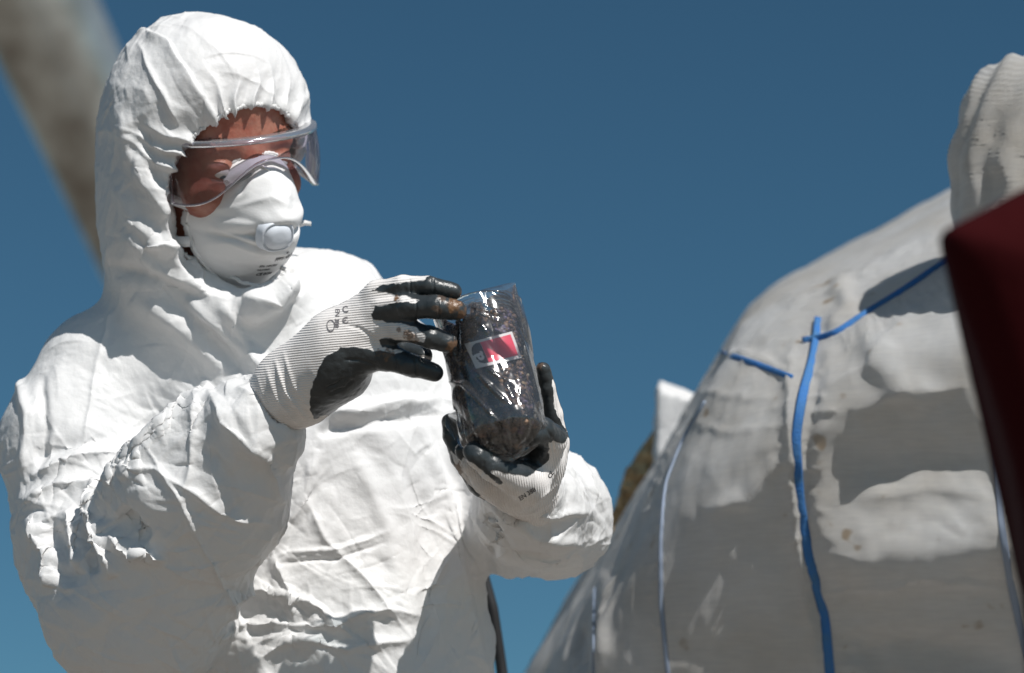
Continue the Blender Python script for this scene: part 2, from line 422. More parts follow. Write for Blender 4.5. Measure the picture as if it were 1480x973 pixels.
def region(px, py, x, y, r): return np.clip(1 - np.hypot(px - x, py - y) / r, 0, 1)
def wrinkle(pos, q):
    nr = normals(pos, q); px, py = PX(pos)
    # softly bagging cloth
    wv = vec_noise(pos * 7, 3) * .05
    p = pos + wv
    elbow = region(px, py, 120, 780, 220) * 1.3; fore = region(px, py, 300, 690, 190)
    hood = (py < 420) & (px < 480); belly = np.clip((py - 760) / 120, 0, 1) * np.clip((px - 230) / 60, 0, 1)
    arm2 = region(px, py, 780, 730, 150)
    base = np.where(hood, .5, .45) + elbow * 1.1 + fore * .9 + belly * .5 + arm2 * .9
    sleeveup = region(px, py, 120, 590, 170)
    base = np.clip(base - .25 * sleeveup + .7 * region(px, py, 260, 860, 220), .15, 2.0)
    d = .0060 * base * crumple(p * 9, 1) + .0042 * np.minimum(base, 1.1) * crumple(p * 20 + 3, 7) + .0021 * np.clip(base, .35, .65) * crumple(p * 46, 13) + .0008 * np.clip(base, .4, .6) * crumple(p * 110, 19)
    d += .0030 * fbm(p * 10, 77) * np.where(hood, .5, 1)
    pos = pos + nr * d[:, None]
    nr = normals(pos, q)
    items = STROKES
    # short straight creases, as in stiff papery cloth
    rg = np.random.RandomState(12); cand = np.nonzero((nr[:, 2] > -.3) & (rg.rand(len(pos)) < np.clip(base, .2, 1.3) / 1.3))[0]
    P32 = pos.astype(np.float32); acc = np.zeros(len(pos), np.float32)
    order = np.argsort(P32[:, 1]); ys = P32[order, 1]
    for k in range(950):
        c = cand[rg.randint(len(cand))]; L_ = rg.uniform(.014, .055); t_ = rg.normal(size=3); t_ -= nr[c] * (t_ @ nr[c]); t_ /= np.linalg.norm(t_) + 1e-9
        s_ = np.cross(t_, nr[c]); a_ = rg.uniform(.5, 1.0) * (1 if rg.rand() < .6 else -.7) * .0022 * min(1.15, .45 + base[c] * .55); w1 = rg.uniform(.0025, .010); w2 = rg.uniform(.0012, .003)
        i0, i1 = np.searchsorted(ys, [P32[c, 1] - L_, P32[c, 1] + L_]); ix = order[i0:i1]
        q_ = P32[ix] - P32[c]; near = (np.abs(q_[:, 0]) < L_) & (np.abs(q_[:, 2]) < L_); ix = ix[near]; q_ = q_[near]
        u_ = q_ @ t_.astype(np.float32); v_ = q_ @ s_.astype(np.float32) + .15 * u_ * u_ / L_; n_ = q_ @ nr[c].astype(np.float32)
        env = np.clip(1 - (u_ / L_) ** 2, 0, 1) * (np.abs(n_) < .03)
        acc[ix] += (a_ * env * np.where(v_ > 0, np.exp(-v_ / w1), np.exp(v_ / w2))).astype(np.float32)
    pos = pos + nr * acc[:, None]; nr = normals(pos, q)
    pos = pos + nr * strokes(pos, nr, items)[:, None]
    # gathers that run out from the elastic of the hood opening
    l = (pos - HC) @ HR; cx, cy = l[:, 0] + .004, l[:, 1] + .066
    ang = np.arctan2(cy / 1.17, cx); rad = np.hypot(cx, cy / 1.17)
    upw = np.clip((np.sin(ang) - .12) * 2.2, .04, 1)
    out = np.clip((rad - .086) / .058, 0, 1)
    g = np.exp(-(out * 1.5) ** 2) * (1 - out) * (l[:, 2] > -.04) * (px > 140) * (py < 430) * upw * (nr[:, 2] > -.2)
    a2 = ang + .10 * vnoise(pos * 22, 40)
    nr = normals(pos, q)
    ph = a2 * 15 + 2.0 * vnoise(np.stack([a2 * 3, rad * 8, rad * 0], 1), 5)
    fold = (1 - np.abs(np.sin(ph))) ** 1.2; fine = (1 - np.abs(np.sin(a2 * 39 + 2 * vnoise(pos * 30, 6))))
    pos = pos + nr * (g * (0.0105 * fold - .004) + .0022 * fine * np.exp(-(out * 5) ** 2) * (g > 0) * upw)[:, None]
    # ring folds round both cuffs and the neck
    return pos
STROKES = [
    # near forearm seam and creases
    ([(214, 640), (245, 700), (277, 756), (325, 853), (360, 930)], 4, 4, 'r'),
    ([(301, 549), (282, 600), (277, 660), (262, 720)], 5, 4, 'r'),
    ([(149, 687), (228, 680), (270, 708), (339, 750), (400, 760)], 5, 4, 'r'),
    ([(140, 740), (170, 680), (207, 640), (250, 600), (305, 556)], 9, 13, 'e'),
    ([(304, 563), (325, 611), (387, 660), (408, 729)], 8, 7, 'r'),
    ([(345, 556), (378, 590), (430, 640)], 8, 6, 'r'),
    ([(290, 640), (330, 690), (345, 750)], 10, -5, 's'),
    # elbow bunch
    ([(45, 745), (70, 790), (82, 860)], 13, 17, 'r'),
    ([(92, 735), (112, 770), (110, 830)], 13, 15, 'r'),
    ([(138, 690), (140, 750), (152, 800), (162, 835)], 9, 17, 'r'),
    ([(158, 770), (190, 800), (245, 806)], 10, 14, 'r'),
    ([(70, 750), (100, 800), (105, 850)], 14, -10, 's'),
    ([(125, 760), (132, 830)], 10, -12, 's'),
    ([(170, 740), (215, 780)], 13, -12, 's'),
    ([(45, 690), (110, 660), (175, 655)], 9, 9, 'r'),
    ([(50, 660), (120, 640), (170, 630)], 10, -6, 's'),
    ([(30, 730), (95, 700), (150, 700)], 10, 8, 'r'),
    ([(20, 520), (40, 600), (35, 700)], 8, 6, 's'),
    ([(58, 540), (66, 620), (58, 690)], 7, -5, 's'),
    # shoulder seam
    ([(160, 445), (140, 520), (118, 660)], 3, 2.2, 'r'),
    ([(190, 430), (260, 470), (330, 540)], 16, 8, 's'),
    ([(235, 420), (300, 480), (360, 555)], 12, -7, 's'),
    ([(270, 430), (340, 500), (400, 560)], 9, 6, 's'),
    # chest
    ([(420, 470), (470, 560), (560, 640), (600, 700)], 20, 5, 's'),
    ([(455, 600), (540, 590), (640, 575)], 9, 7, 's'),
    ([(455, 625), (540, 610), (640, 600)], 9, -6, 's'),
    ([(600, 600), (640, 700), (660, 820), (700, 973)], 10, 7, 's'),
    ([(565, 640), (610, 730), (625, 850), (600, 973)], 14, -7, 's'),
    ([(500, 640), (560, 760), (590, 900)], 14, 5, 's'),
    ([(430, 700), (470, 780), (540, 850), (600, 930)], 7, 4, 'r'),
    ([(400, 800), (480, 795), (560, 770)], 4, 3.2, 'r'),
    ([(400, 813), (480, 808), (560, 783)], 3, -2.5, 's'),
    ([(300, 880), (380, 850), (450, 870), (520, 930)], 8, 8, 'r'),
    ([(280, 940), (360, 900), (460, 905), (560, 880), (620, 890)], 7, 7, 'r'),
    ([(350, 973), (420, 920), (500, 940), (600, 920)], 8, 7, 'r'),
    ([(395, 800), (420, 850), (430, 900)], 9, 8, 'r'),
    ([(460, 650), (440, 720), (400, 790)], 10, 5, 's'),
    # left sleeve
    ([(690, 700), (760, 745), (860, 740)], 8, 6, 'r', -.2),
    ([(700, 725), (770, 775), (850, 790)], 9, 6, 's', -.2),
    ([(690, 745), (740, 800), (820, 815)], 8, -6, 's', -.2),
    ([(650, 700), (670, 770), (690, 835)], 9, 7, 'r', -.3),
    ([(820, 640), (850, 690), (872, 740)], 6, 5, 'r', -.2),
    ([(700, 730), (715, 780), (700, 830)], 9, -5, 's', -.3),
    # hood seam and drapes
    ([(180, 45), (215, 45), (245, 60), (262, 90), (300, 150), (325, 190)], 4, 5, 'e'),
    ([(200, 60), (225, 120), (262, 185)], 5, 4, 'r'),
    ([(170, 150), (190, 230), (235, 300), (262, 340)], 10, 6, 's'),
    ([(165, 250), (190, 320), (250, 370)], 10, 6, 's'),
    ([(200, 170), (225, 250), (250, 290)], 8, -5, 's'),
    ([(180, 330), (220, 390), (290, 420)], 10, 7, 's'),
    ([(200, 360), (240, 350), (275, 370), (300, 430)], 7, 8, 'r'),
    ([(150, 385), (230, 400), (300, 440)], 10, -7, 's'),
    ([(350, 430), (400, 440), (430, 400)], 9, 8, 'r'),
    ([(320, 440), (370, 520), (420, 560)], 9, 6, 's'),
]
cpos = wrinkle(cpos, cq)
# trousers, below the picture, in the same garment mesh (coarser)
G = Field((-.5, -1.62, -.35), (.3, -.36, .3), .012)
G.ell(V(480, 960, -.06), (.172, .27, .150), .03)
G.cone((-.20, -.50, -.08), .15, (-.13, -.62, -.1), .15, .05)
G.cone((-.22, -.62, -.08), .115, (-.27, -1.05, -.02), .095, .04); G.cone((-.27, -1.05, -.02), .095, (-.27, -1.42, -.13), .085, .03)
G.cone((-.08, -.62, -.12), .115, (-.05, -1.05, -.08), .095, .04); G.cone((-.05, -1.05, -.08), .095, (-.05, -1.42, -.20), .085, .03)
gp, gq = G.mesh(); gp = smooth(gp, gq, 2); gn = normals(gp, gq)
gp = gp + gn * (.012 * crumple(gp * 9, 1) + .006 * crumple(gp * 20, 7))[:, None]
gp = gp[:, :]; keep = (gp[gq][:, :, 1].max(1) < -.385)
gq = gq[keep]
coverall = mesh_obj('coverall', np.concatenate([cpos, gp]), np.concatenate([cq, gq + len(cpos)]), M_suit, person)

# bodies under the trousers: rubber boots
M_boot = mat('black_rubber', (.03, .03, .03), .4)
for sx, bz in ((-.27, -.13), (-.05, -.20)):
    B = Field((sx - .1, -1.66, bz - .15), (sx + .1, -1.3, bz + .28), .008)
    B.cone((sx, -1.38, bz), .06, (sx, -1.52, bz), .055, .02); B.cone((sx, -1.56, bz), .05, (sx, -1.54, bz + .17), .045, .02, flat=((0, 1, 0), 1.2))
    bp, bq = B.mesh(); mesh_obj('boot', smooth(bp, bq, 2), bq, M_boot, person)

# head
Hf = Field(HC - .17, HC + .17, .0018)
Hf.ell(HL(0, .015, -.01), (.075, .095, .09), .01, HR)
Hf.ell(HL(0, -.04, .035), (.062, .085, .062), .03, HR)
Hf.ell(HL(0, .045, .055), (.06, .04, .035), .03, HR)                       # forehead
Hf.cone(HL(-.045, -.002, .076), .010, HL(.045, -.002, .076), .010, .02)      # brow
for s in (-1, 1):
    Hf.ell(HL(s * .034, -.024, .100), (.021, .012, .016), .014, HR, 's')   # sockets
    Hf.ell(HL(s * .034, -.021, .080), (.0160, .0085, .0112), .005, HR)      # closed upper lids
    Hf.ell(HL(s * .043, -.052, .068), (.024, .02, .022), .02, HR)          # cheeks
    Hf.ell(HL(s * .078, -.01, -.005), (.008, .03, .018), .006, HR)         # ears
Hf.cone(HL(0, -.016, .088), .008, HL(0, -.050, .108), .011, .014)           # nose
Hf.cone(HL(-.012, -.055, .098), .008, HL(.012, -.055, .098), .008, .008)
Hf.cone(HL(-.018, -.075, .088), .006, HL(.018, -.075, .088), .006, .008)   # lips
Hf.cone(HL(-.016, -.085, .086), .006, HL(.016, -.085, .086), .006, .008)
Hf.ell(HL(0, -.125, .060), (.03, .022, .024), .02, HR)                      # chin
Hf.cone(HL(0, -.08, -.01), .055, HL(0, -.22, -.04), .058, .03)             # neck
hp, hq = Hf.mesh(); hp = smooth(hp, hq, 2)
ln = (hp - HC) @ HR; nh = normals(hp, hq)
# forehead lines and crow's feet
fl = np.exp(-((ln[:, 1] - .055) / .022) ** 2) * (ln[:, 2] > .04)
hp = hp - nh * (.0006 * fl * np.clip(np.sin(ln[:, 1] * 700 + 6 * vnoise(ln * 25, 3)), 0, 1) ** 2 * np.clip(vnoise(ln * 40, 31) + .4, 0, 1))[:, None]
hp = hp + nh * (.0006 * fbm(ln * 120, 5))[:, None]
mesh_obj('head', hp, hq, M_skin, person)
def ball(name, c, r, m_, parent):
    vs, fs = [], []
    for i in range(13):
        for j in range(20):
            a, b = math.pi * i / 12, 2 * math.pi * j / 20; vs.append(HL(c[0] + r[0] * math.sin(a) * math.cos(b), c[1] + r[1] * math.cos(a), c[2] + r[2] * math.sin(a) * math.sin(b)))
    for i in range(12):
        for j in range(20): a, b = i * 20 + j, i * 20 + (j + 1) % 20; fs.append([a, b, b + 20, a + 20])
    return mesh_obj(name, vs, fs, m_, parent)
for s in (-1, 1):
    eye = ball('eye', (s * .034, -.0262, .0800), (.0125, .0085, .0115), M_eye, person)
    ball('iris', (s * .035, -.0295, .0862), (.0048, .0040, .0045), M_iris, eye)
    # eyebrows: many short hairs, and lashes
    vs, fs = [], []
    rnd = random.Random(5 + s)
    for k in range(260):
        u = rnd.random(); x = s * (.014 + .040 * u); y = .000 + .006 * math.sin(u * 2.6) + rnd.uniform(-.003, .003); z = .0915 - .018 * u * u
        d = np.array([s * .008 * rnd.uniform(.6, 1.3), rnd.uniform(.0, .004), .001]); b = np.array([x, y, z]); t = b + d + [0, 0, .001]
        wd = np.array([0, .0006, 0]); i = len(vs); vs += [b - wd, b + wd, t]; fs.append([i, i + 1, i + 2])
    mesh_obj('eyebrow', HLa(vs), fs, M_brow, person, smooth=False); vs, fs = [], []
    for k in range(40):
        u = k / 39; x = s * (.017 + .032 * u); y = -.031 - .003 * math.sin(u * 3.14); z = .0915 - .008 * abs(u - .5)
        b = np.array([x, y, z]); t = b + [s * .002 * (u - .4), -.004, .005]; wd = np.array([.0003, 0, 0]); i = len(vs); vs += [b - wd, b + wd, t]; fs.append([i, i + 1, i + 2])
    mesh_obj('eyelashes', HLa(vs), fs, M_brow, person, smooth=False)
# short fringe of hair under the hood edge
vs, fs = [], []; rnd = random.Random(3)
for k in range(900):
    a = rnd.uniform(-1.2, 1.2); x = .066 * math.sin(a); y = .078 + rnd.uniform(-.008, .02) - .02 * abs(math.sin(a)); z = .064 * math.cos(a) + .004
    z = .09 * math.sqrt(max(0.02, 1 - (x / .078) ** 2 - ((y - .015) / .1) ** 2)) - .004
    b = np.array([x, y, z]); t = b + [rnd.uniform(-.006, .006), -rnd.uniform(.006, .018), .006 + rnd.uniform(0, .004)]
    wd = np.array([.0004, 0, 0]); i = len(vs); vs += [b - wd, b + wd, t]; fs.append([i, i + 1, i + 2])
mesh_obj('hair', HLa(vs), fs, M_hair, person, smooth=False)
# ------------------------------------------------------------------ gloves
def glove_mat(name, cdir):
    """knit with fine ribs and a dipped dark coating chosen by the attribute 'coat'; dried mud by 'mud'"""
    m = bpy.data.materials.new(name); m.use_nodes = True; N = m.node_tree.nodes; L = m.node_tree.links; b = N['Principled BSDF']
    tc = N.new('ShaderNodeTexCoord')
    def attr(nm, a, c):
        t = N.new('ShaderNodeAttribute'); t.attribute_name = nm; r = N.new('ShaderNodeMapRange'); r.inputs[1].default_value = a; r.inputs[2].default_value = c
        L.new(t.outputs['Fac'], r.inputs[0]); return r
    coat = attr('coat', -.45, .45); mud = attr('mud', .0, 1.0)
    def math_(op, x, y):
        n = N.new('ShaderNodeMath'); n.operation = op
        for i, z in enumerate((x, y)):
            if isinstance(z, (int, float)): n.inputs[i].default_value = z
            else: L.new(z, n.inputs[i])
        return n.outputs[0]
    def mixc(f, a, c):
        n = N.new('ShaderNodeMix'); n.data_type = 'RGBA'; L.new(f, n.inputs[0])
        for i, z in ((6, a), (7, c)):
            if isinstance(z, tuple): n.inputs[i].default_value = (*z, 1)
            else: L.new(z, n.inputs[i])
        return n.outputs[2]
    rib = N.new('ShaderNodeAttribute'); rib.attribute_name = 'rib'
    sn = math_('SINE', math_('MULTIPLY', rib.outputs['Fac'], 2 * math.pi), 0)
    dirt = N.new('ShaderNodeTexNoise'); dirt.inputs['Scale'].default_value = 45; dirt.inputs['Detail'].default_value = 6; L.new(tc.outputs['Object'], dirt.inputs['Vector'])
    rd = N.new('ShaderNodeMapRange'); rd.inputs[1].default_value = .48; rd.inputs[2].default_value = .78; L.new(dirt.outputs[0], rd.inputs[0])
    knit = mixc(math_('MULTIPLY', rd.outputs[0], .45), (.82, .79, .77), (.52, .47, .43))
    cn = N.new('ShaderNodeTexNoise'); cn.inputs['Scale'].default_value = 90; cn.inputs['Detail'].default_value = 4; L.new(tc.outputs['Object'], cn.inputs['Vector'])
    dark = mixc(cn.outputs[0], (.020, .025, .028), (.050, .058, .062))
    c1 = mixc(coat.outputs[0], knit, dark); mu = math_('MULTIPLY', mud.outputs[0], 1)
    mudc = mixc(cn.outputs[0], (.045, .025, .015), (.26, .14, .07))
    L.new(mixc(mu, c1, mudc), b.inputs['Base Color'])
    rr = N.new('ShaderNodeMapRange'); rr.inputs[3].default_value = .85; rr.inputs[4].default_value = .33; L.new(coat.outputs[0], rr.inputs[0])
    L.new(rr.outputs[0], b.inputs['Roughness'])
    h = math_('MULTIPLY', sn, math_('SUBTRACT', 1.0, coat.outputs[0]))
    b1 = N.new('ShaderNodeBump'); b1.inputs['Strength'].default_value = .5; b1.inputs['Distance'].default_value = .0006; L.new(h, b1.inputs['Height'])
    n2 = N.new('ShaderNodeTexNoise'); n2.inputs['Scale'].default_value = 600; n2.inputs['Detail'].default_value = 3; L.new(tc.outputs['Object'], n2.inputs['Vector'])
    b2 = N.new('ShaderNodeBump'); b2.inputs['Strength'].default_value = .35; b2.inputs['Distance'].default_value = .0008; L.new(n2.outputs[0], b2.inputs['Height']); L.new(b1.outputs[0], b2.inputs['Normal'])
    L.new(b2.outputs[0], b.inputs['Normal'])
    return m

def finish_glove(name, F, coat_polys, back_rule, mud_spots, ribdir, creases, label):
    pos, q = F.mesh(); pos, q = largest(pos, q); pos = smooth(pos, q, 2); pos, q = subdivide(pos, q); pos = smooth(pos, q, 2)
    nr = normals(pos, q); px, py = PX(pos)
    wob = vnoise(pos * 130, 60) * 2.2 + vnoise(pos * 400, 61) * .8
    sdv = np.full(len(pos), -99.0)
    for pl in coat_polys: sdv = np.maximum(sdv, sdpoly(px, py, pl))
    sdv = sdv + wob
    back = back_rule(pos, nr, px, py)
    sdv = np.where(nr[:, 2] > .02, sdv, np.where(back, 9, np.where(nr[:, 2] > -.25, sdv, -9)))
    mud = np.zeros(len(pos))
    for (x, y, r, a) in mud_spots:
        dd = np.hypot(px - x, py - y) / r + .55 * vnoise(pos * 260, 70) + .25 * vnoise(pos * 700, 71)
        mud = np.maximum(mud, np.clip((1 - dd) * 2.2, 0, a) * (nr[:, 2] > 0))
    pos = pos + nr * strokes(pos, nr, creases, wob=1.2)[:, None]
    ct = np.clip(sdv, -1, 1)
    pos = pos + nr * (.0004 * (ct > 0) + .0006 * (ct > 0) * fbm(pos * 150, 9, 2) + .0007 * mud * np.abs(vnoise(pos * 500, 8)))[:, None]
    rd = V(ribdir[2], ribdir[3], .25) - V(ribdir[0], ribdir[1], .25); rd = rd / np.linalg.norm(rd)
    rib = (pos @ rd) / .0023 + .8 * fbm(pos * 18, 15)
    return mesh_obj(name, pos, q, glove_mat(name + '_knit', None), person, attrs={'coat': np.clip(sdv, -1, 1), 'mud': mud, 'rib': rib}), (pos, q)

# right hand: palm towards the jar, back of the hand to the viewer
lo = np.array([-.34, -.14, .10]); hi = np.array([-.01, .11, .38])
A = Field(V(350, 640, .10), V(700, 370, .10) + [0, 0, .28], .0013)
A.chain([(362, 612, .19, 50), (398, 580, .215, 47), (425, 558, .232, 45)], .01)
A.chain([(420, 556, .235, 44), (480, 490, .262, 34), (548, 428, .288, 20)], .02, .012)
A.chain([(425, 556, .235, 44), (490, 495, .270, 36), (552, 452, .292, 22)], .02, .012)
A.chain([(430, 560, .235, 44), (490, 510, .268, 38), (548, 480, .288, 22)], .02, .012)
A.chain([(430, 565, .235, 42), (480, 535, .262, 42), (525, 512, .280, 24)], .02, .012)
A.chain([(450, 560, .225, 32), (505, 540, .24, 30)], .02)
kf = .003
A.chain([(545, 425, .290, 18), (582, 413, .305, 14.5), (620, 413, .315, 13.2), (656, 421, .312, 11.5)], .008, kf)
A.chain([(550, 450, .294, 20), (592, 444, .318, 17), (630, 444, .328, 16.2), (660, 448, .322, 14.5)], .008, kf)
A.chain([(546, 478, .290, 19), (590, 478, .312, 16), (622, 488, .322, 15.5), (647, 496, .316, 13.8)], .008, kf)
A.chain([(522, 512, .278, 23), (560, 516, .294, 19.5), (595, 528, .305, 16), (628, 539, .300, 12.8)], .010, kf)
A.chain([(470, 530, .215, 30), (540, 505, .222, 20), (580, 508, .24, 15), (612, 515, .255, 13)], .01, kf)   # thumb behind
coatA = [
    [(448, 592), (450, 560), (458, 535), (472, 515), (492, 503), (512, 502), (535, 505), (556, 509), (566, 512), (585, 508), (660, 535), (650, 560), (560, 565), (500, 590), (455, 605)],
    [(538, 420), (548, 414), (566, 409), (598, 409), (622, 400), (690, 400), (690, 430), (640, 440), (560, 424)],
    [(537, 455), (545, 443), (568, 438), (600, 437), (618, 434), (630, 427), (700, 430), (700, 470), (560, 466), (541, 462)],
    [(548, 492), (560, 487), (585, 492), (612, 494), (617, 486), (600, 474), (575, 465), (560, 462), (600, 462), (680, 480), (680, 525), (600, 512), (552, 502)],
]
mudA = [(574, 432, 5, 1), (590, 484, 8, .8), (577, 478, 4, .7), (657, 441, 13, 1), (668, 453, 9, .8), (640, 430, 6, .4), (651, 499, 9, .8), (662, 497, 6, .7), (561, 513, 9, .7), (548, 510, 6, .5),
        (668, 425, 6, .4), (600, 489, 6, .5), (632, 448, 8, .35)]
creA = [([(384, 528), (398, 575), (436, 622)], 3.6, 1.2, 's'), ([(396, 519), (412, 567), (448, 612)], 3.0, 1.6, 's'), ([(408, 508), (424, 558), (456, 600)], 3.4, 1.1, 's'),
        ([(370, 540), (385, 587), (424, 630)], 3.0, .9, 's'),
        ([(470, 560), (486, 556), (500, 545)], 2, -1.8, 's'), ([(478, 568), (500, 560), (512, 548)], 2, -1.5, 's'), ([(495, 520), (520, 520), (545, 528)], 2.2, -1.2, 's'),
        ([(592, 403), (594, 425)], 1.6, -1.1, 's'), ([(625, 402), (627, 425)], 1.6, -1.1, 's'), ([(600, 430), (602, 462)], 1.6, -1.1, 's'), ([(632, 430), (634, 462)], 1.6, -1.1, 's'),
        ([(598, 468), (602, 500)], 1.6, -1.1, 's'), ([(570, 505), (574, 535)], 1.8, -1.3, 's'), ([(600, 515), (604, 545)], 1.6, -1.1, 's'),
        ([(500, 470), (520, 475), (545, 492)], 3, -1.0, 's'), ([(535, 440), (560, 436), (585, 434)], 5, 1.2, 's'), ([(540, 474), (570, 470), (590, 474)], 5, 1.2, 's')]
gA, meshA = finish_glove('glove', A, coatA, lambda p, n, x, y: x > 450, mudA, (478, 430, 492, 560), creA, None)

# left hand: cups the jar from below and behind
Bf = Field(V(620, 760, .06), V(850, 500, .06) + [0, 0, .30], .0013)
Bf.chain([(775, 745, .10, 44), (762, 715, .155, 46), (755, 695, .20, 44)], .01)
Bf.chain([(760, 690, .20, 44), (740, 685, .24, 40)], .02)
Bf.chain([(745, 690, .245, 34), (780, 665, .23, 34)], .02)
Bf.chain([(770, 675, .215, 34), (796, 640, .205, 26), (797, 600, .215, 16), (789, 560, .225, 12.5), (785, 534, .232, 10.5)], .02, kf)   # index up the far side
Bf.chain([(780, 665, .255, 30), (796, 636, .272, 23), (782, 622, .298, 19), (768, 628, .312, 17)], .012, kf)                             # finger curled round the front
Bf.chain([(765, 700, .265, 30), (745, 690, .30, 26), (712, 676, .322, 20), (690, 660, .328, 16), (684, 653, .326, 14.5)], .012, kf)       # finger under the base
Bf.chain([(745, 708, .22, 34), (700, 692, .235, 26), (670, 660, .245, 18), (655, 630, .24, 14), (650, 610, .238, 12)], .012, kf)
Bf.chain([(740, 715, .245, 28), (702, 694, .268, 20), (680, 668, .28, 15), (670, 652, .282, 12)], .008, kf)
coatB = [
    [(774, 500), (772, 600), (750, 600), (742, 620), (748, 645), (770, 655), (785, 670), (795, 650), (793, 640), (800, 637), (815, 640), (822, 630), (800, 590), (797, 520), (792, 505)],
    [(660, 640), (670, 662), (705, 682), (712, 678), (740, 686), (762, 688), (775, 680), (795, 665), (795, 655), (740, 640)],
    [(630, 590), (635, 625), (640, 660), (652, 690), (680, 722), (705, 732), (700, 722), (676, 700), (660, 678), (650, 650), (668, 668), (672, 650), (655, 600)],
    [(668, 655), (690, 676), (725, 702), (728, 697), (700, 676), (680, 655)],
]
mudB = [(661, 675, 8, .7), (664, 683, 5, .6), (780, 530, 6, .4)]
creB = [([(740, 640), (756, 668), (780, 680)], 2, -1.6, 's'), ([(765, 608), (772, 640)], 1.6, -1.2, 's'), ([(790, 620), (800, 640), (803, 660)], 2, -1.2, 's'),
        ([(700, 665), (694, 690)], 2, -1.0, 's'), ([(730, 735), (770, 728), (805, 700)], 2.4, 1.5, 'r'), ([(732, 745), (778, 738), (812, 712)], 2.4, 1.5, 'r')]
gB, meshB = finish_glove('glove', Bf, coatB, lambda p, n, x, y: (y < 690), mudB, (700, 700, 760, 690), creB, None)
gA['label'] = 'dirty white knit glove, back of the hand shown, fingers on the jar'
gB['label'] = 'white knit glove with dark coated palm cupping the base of the jar'

# printing that lies on a surface: vertices (px,py) dropped on a mesh along the view ray
def bvh(pos, q): return BVHTree.FromPolygons([tuple(p) for p in pos], [tuple(int(i) for i in f) for f in q])
EYE = Vector((0, 0, D0))
def drop(tree, px, py, lift, fallback=.3):
    t = V(px, py, 0.0); d = (Vector(t) - EYE).normalized(); h = tree.ray_cast(EYE, d)
    if h[0] is None: return V(px, py, fallback)
    return np.array(h[0] - d * lift)
def text_mesh(s, size, bold=0.0):
    c = bpy.data.curves.new('t', 'FONT'); c.body = s; c.size = size; c.offset = bold; c.resolution_u = 3
    o = bpy.data.objects.new('t', c); COL.objects.link(o); dg = bpy.context.evaluated_depsgraph_get(); dg.update()
    m = bpy.data.meshes.new_from_object(o.evaluated_get(dg)); v = np.array([x.co[:2] for x in m.vertices]); f = [list(p.vertices) for p in m.polygons]
    bpy.data.objects.remove(o); bpy.data.curves.remove(c); bpy.data.meshes.remove(m)
    return v, f
def lettering(name, s, tree, px, py, size, ang, mat_, parent, lift=.0006, bold=0.0, mirror=False, skew=0):
    v, f = text_mesh(s, size, bold); c, sn = math.cos(ang), math.sin(ang)
    x = v[:, 0] * (-1 if mirror else 1) + skew * v[:, 1]; y = v[:, 1]
    P = [drop(tree, px + x[i] * c - y[i] * sn, py - (x[i] * sn + y[i] * c), lift) for i in range(len(v))]
    return mesh_obj(name, P, f, mat_, parent, smooth=False)
tA = bvh(*meshA); tB = bvh(*meshB)
down = math.radians(-83)
lettering('ce_mark', 'C', tA, 495, 452, 13, math.radians(8), M_inkf, gA, bold=.2)
lettering('ce_mark', 'C', tA, 495, 468, 13, math.radians(8), M_inkf, gA, bold=.2)
lettering('ce_mark', '-', tA, 497, 466, 13, math.radians(8), M_inkf, gA, bold=.2)
lettering('fine_print', 'EN 388', tA, 485, 446, 9, math.radians(-93), M_inkf, gA, bold=.15)
lettering('fine_print', 'EN 388', tB, 752, 724, 9, math.radians(32), M_ink, gB, bold=.2)
lettering('fine_print', 'CE', tB, 796, 692, 8, math.radians(60), M_ink, gB, bold=.2)
# shield-shaped pictogram outline
ring = []; rr = []
for k in range(28):
    a = 2 * math.pi * k / 28
    for e in (1, .80): ring.append(drop(tA, 478 + 6 * e * math.cos(a), 470 + 10 * e * math.sin(a) * (1 if math.sin(a) > 0 else .8), .0006))
for k in range(28): rr.append([2 * k, 2 * k + 1, (2 * k + 3) % 56, (2 * k + 2) % 56])
mesh_obj('pictogram', ring, rr, M_inkf, gA, smooth=False)

# ------------------------------------------------------------------ respirator (in head coordinates)
resp = adopt(empty('respirator', Vector(to_world(HL(0, -.05, .1))[0])), person); resp.matrix_parent_inverse = Matrix.Translation(person.location).inverted()
MO = np.array([0.0045, -.083, .0])
NA, NR = 160, 56
def mask_xy(x, y, lift=0.0): return mask_pt(math.atan2(y / .08, x / .066), math.hypot(x / .066, y / .08), lift)
def mask_pt(a, r, lift=0.0):
    ca, sa = math.cos(a), math.sin(a)
    # outline: narrow rounded top over the nose, wide cheeks, round chin
    wx = .065; hy = .078
    if sa > 0: wx = .0665 * (1 - .20 * sa ** 1.6); hy = .074
    else: wx = .065 * (1 - .10 * sa * sa); hy = .077
    ex_ = 2.35; q_ = (abs(ca) ** ex_ + abs(sa) ** ex_) ** (-1 / ex_); q_ = 1 + (q_ - 1) * max(0.0, sa) ** .5
    x = wx * ca * r * q_; y = hy * sa * r * q_
    zr = .058 + .034 * (1 - (ca * ca)) + (.012 * sa if sa > 0 else -.010 * -sa)           # rim depth follows the face
    zr = .088 - .040 * (x / .066) ** 2 * 1.0 + (.006 * (y / .08) if y > 0 else -.028 * (y / .08) ** 2)
    cup = .050 * (1 - r ** 2.3)
    z = zr + cup
    yy = y / .08
    z += .006 * math.exp(-((yy - .12) / .10) ** 2) * (1 - r ** 4) - .007 * math.exp(-((yy + .08) / .05) ** 2) * (1 - r ** 6) * (.4 + .6 * min(1, abs(x) / .02))
    z += .010 * math.exp(-(x / .014) ** 2) * max(0, yy) * (1 - r ** 6)                        # nose ridge
    if r > .93: z -= .004 * ((r - .93) / .07)
    return np.array([x, y, z + lift]) + MO
vs, fs = [], []
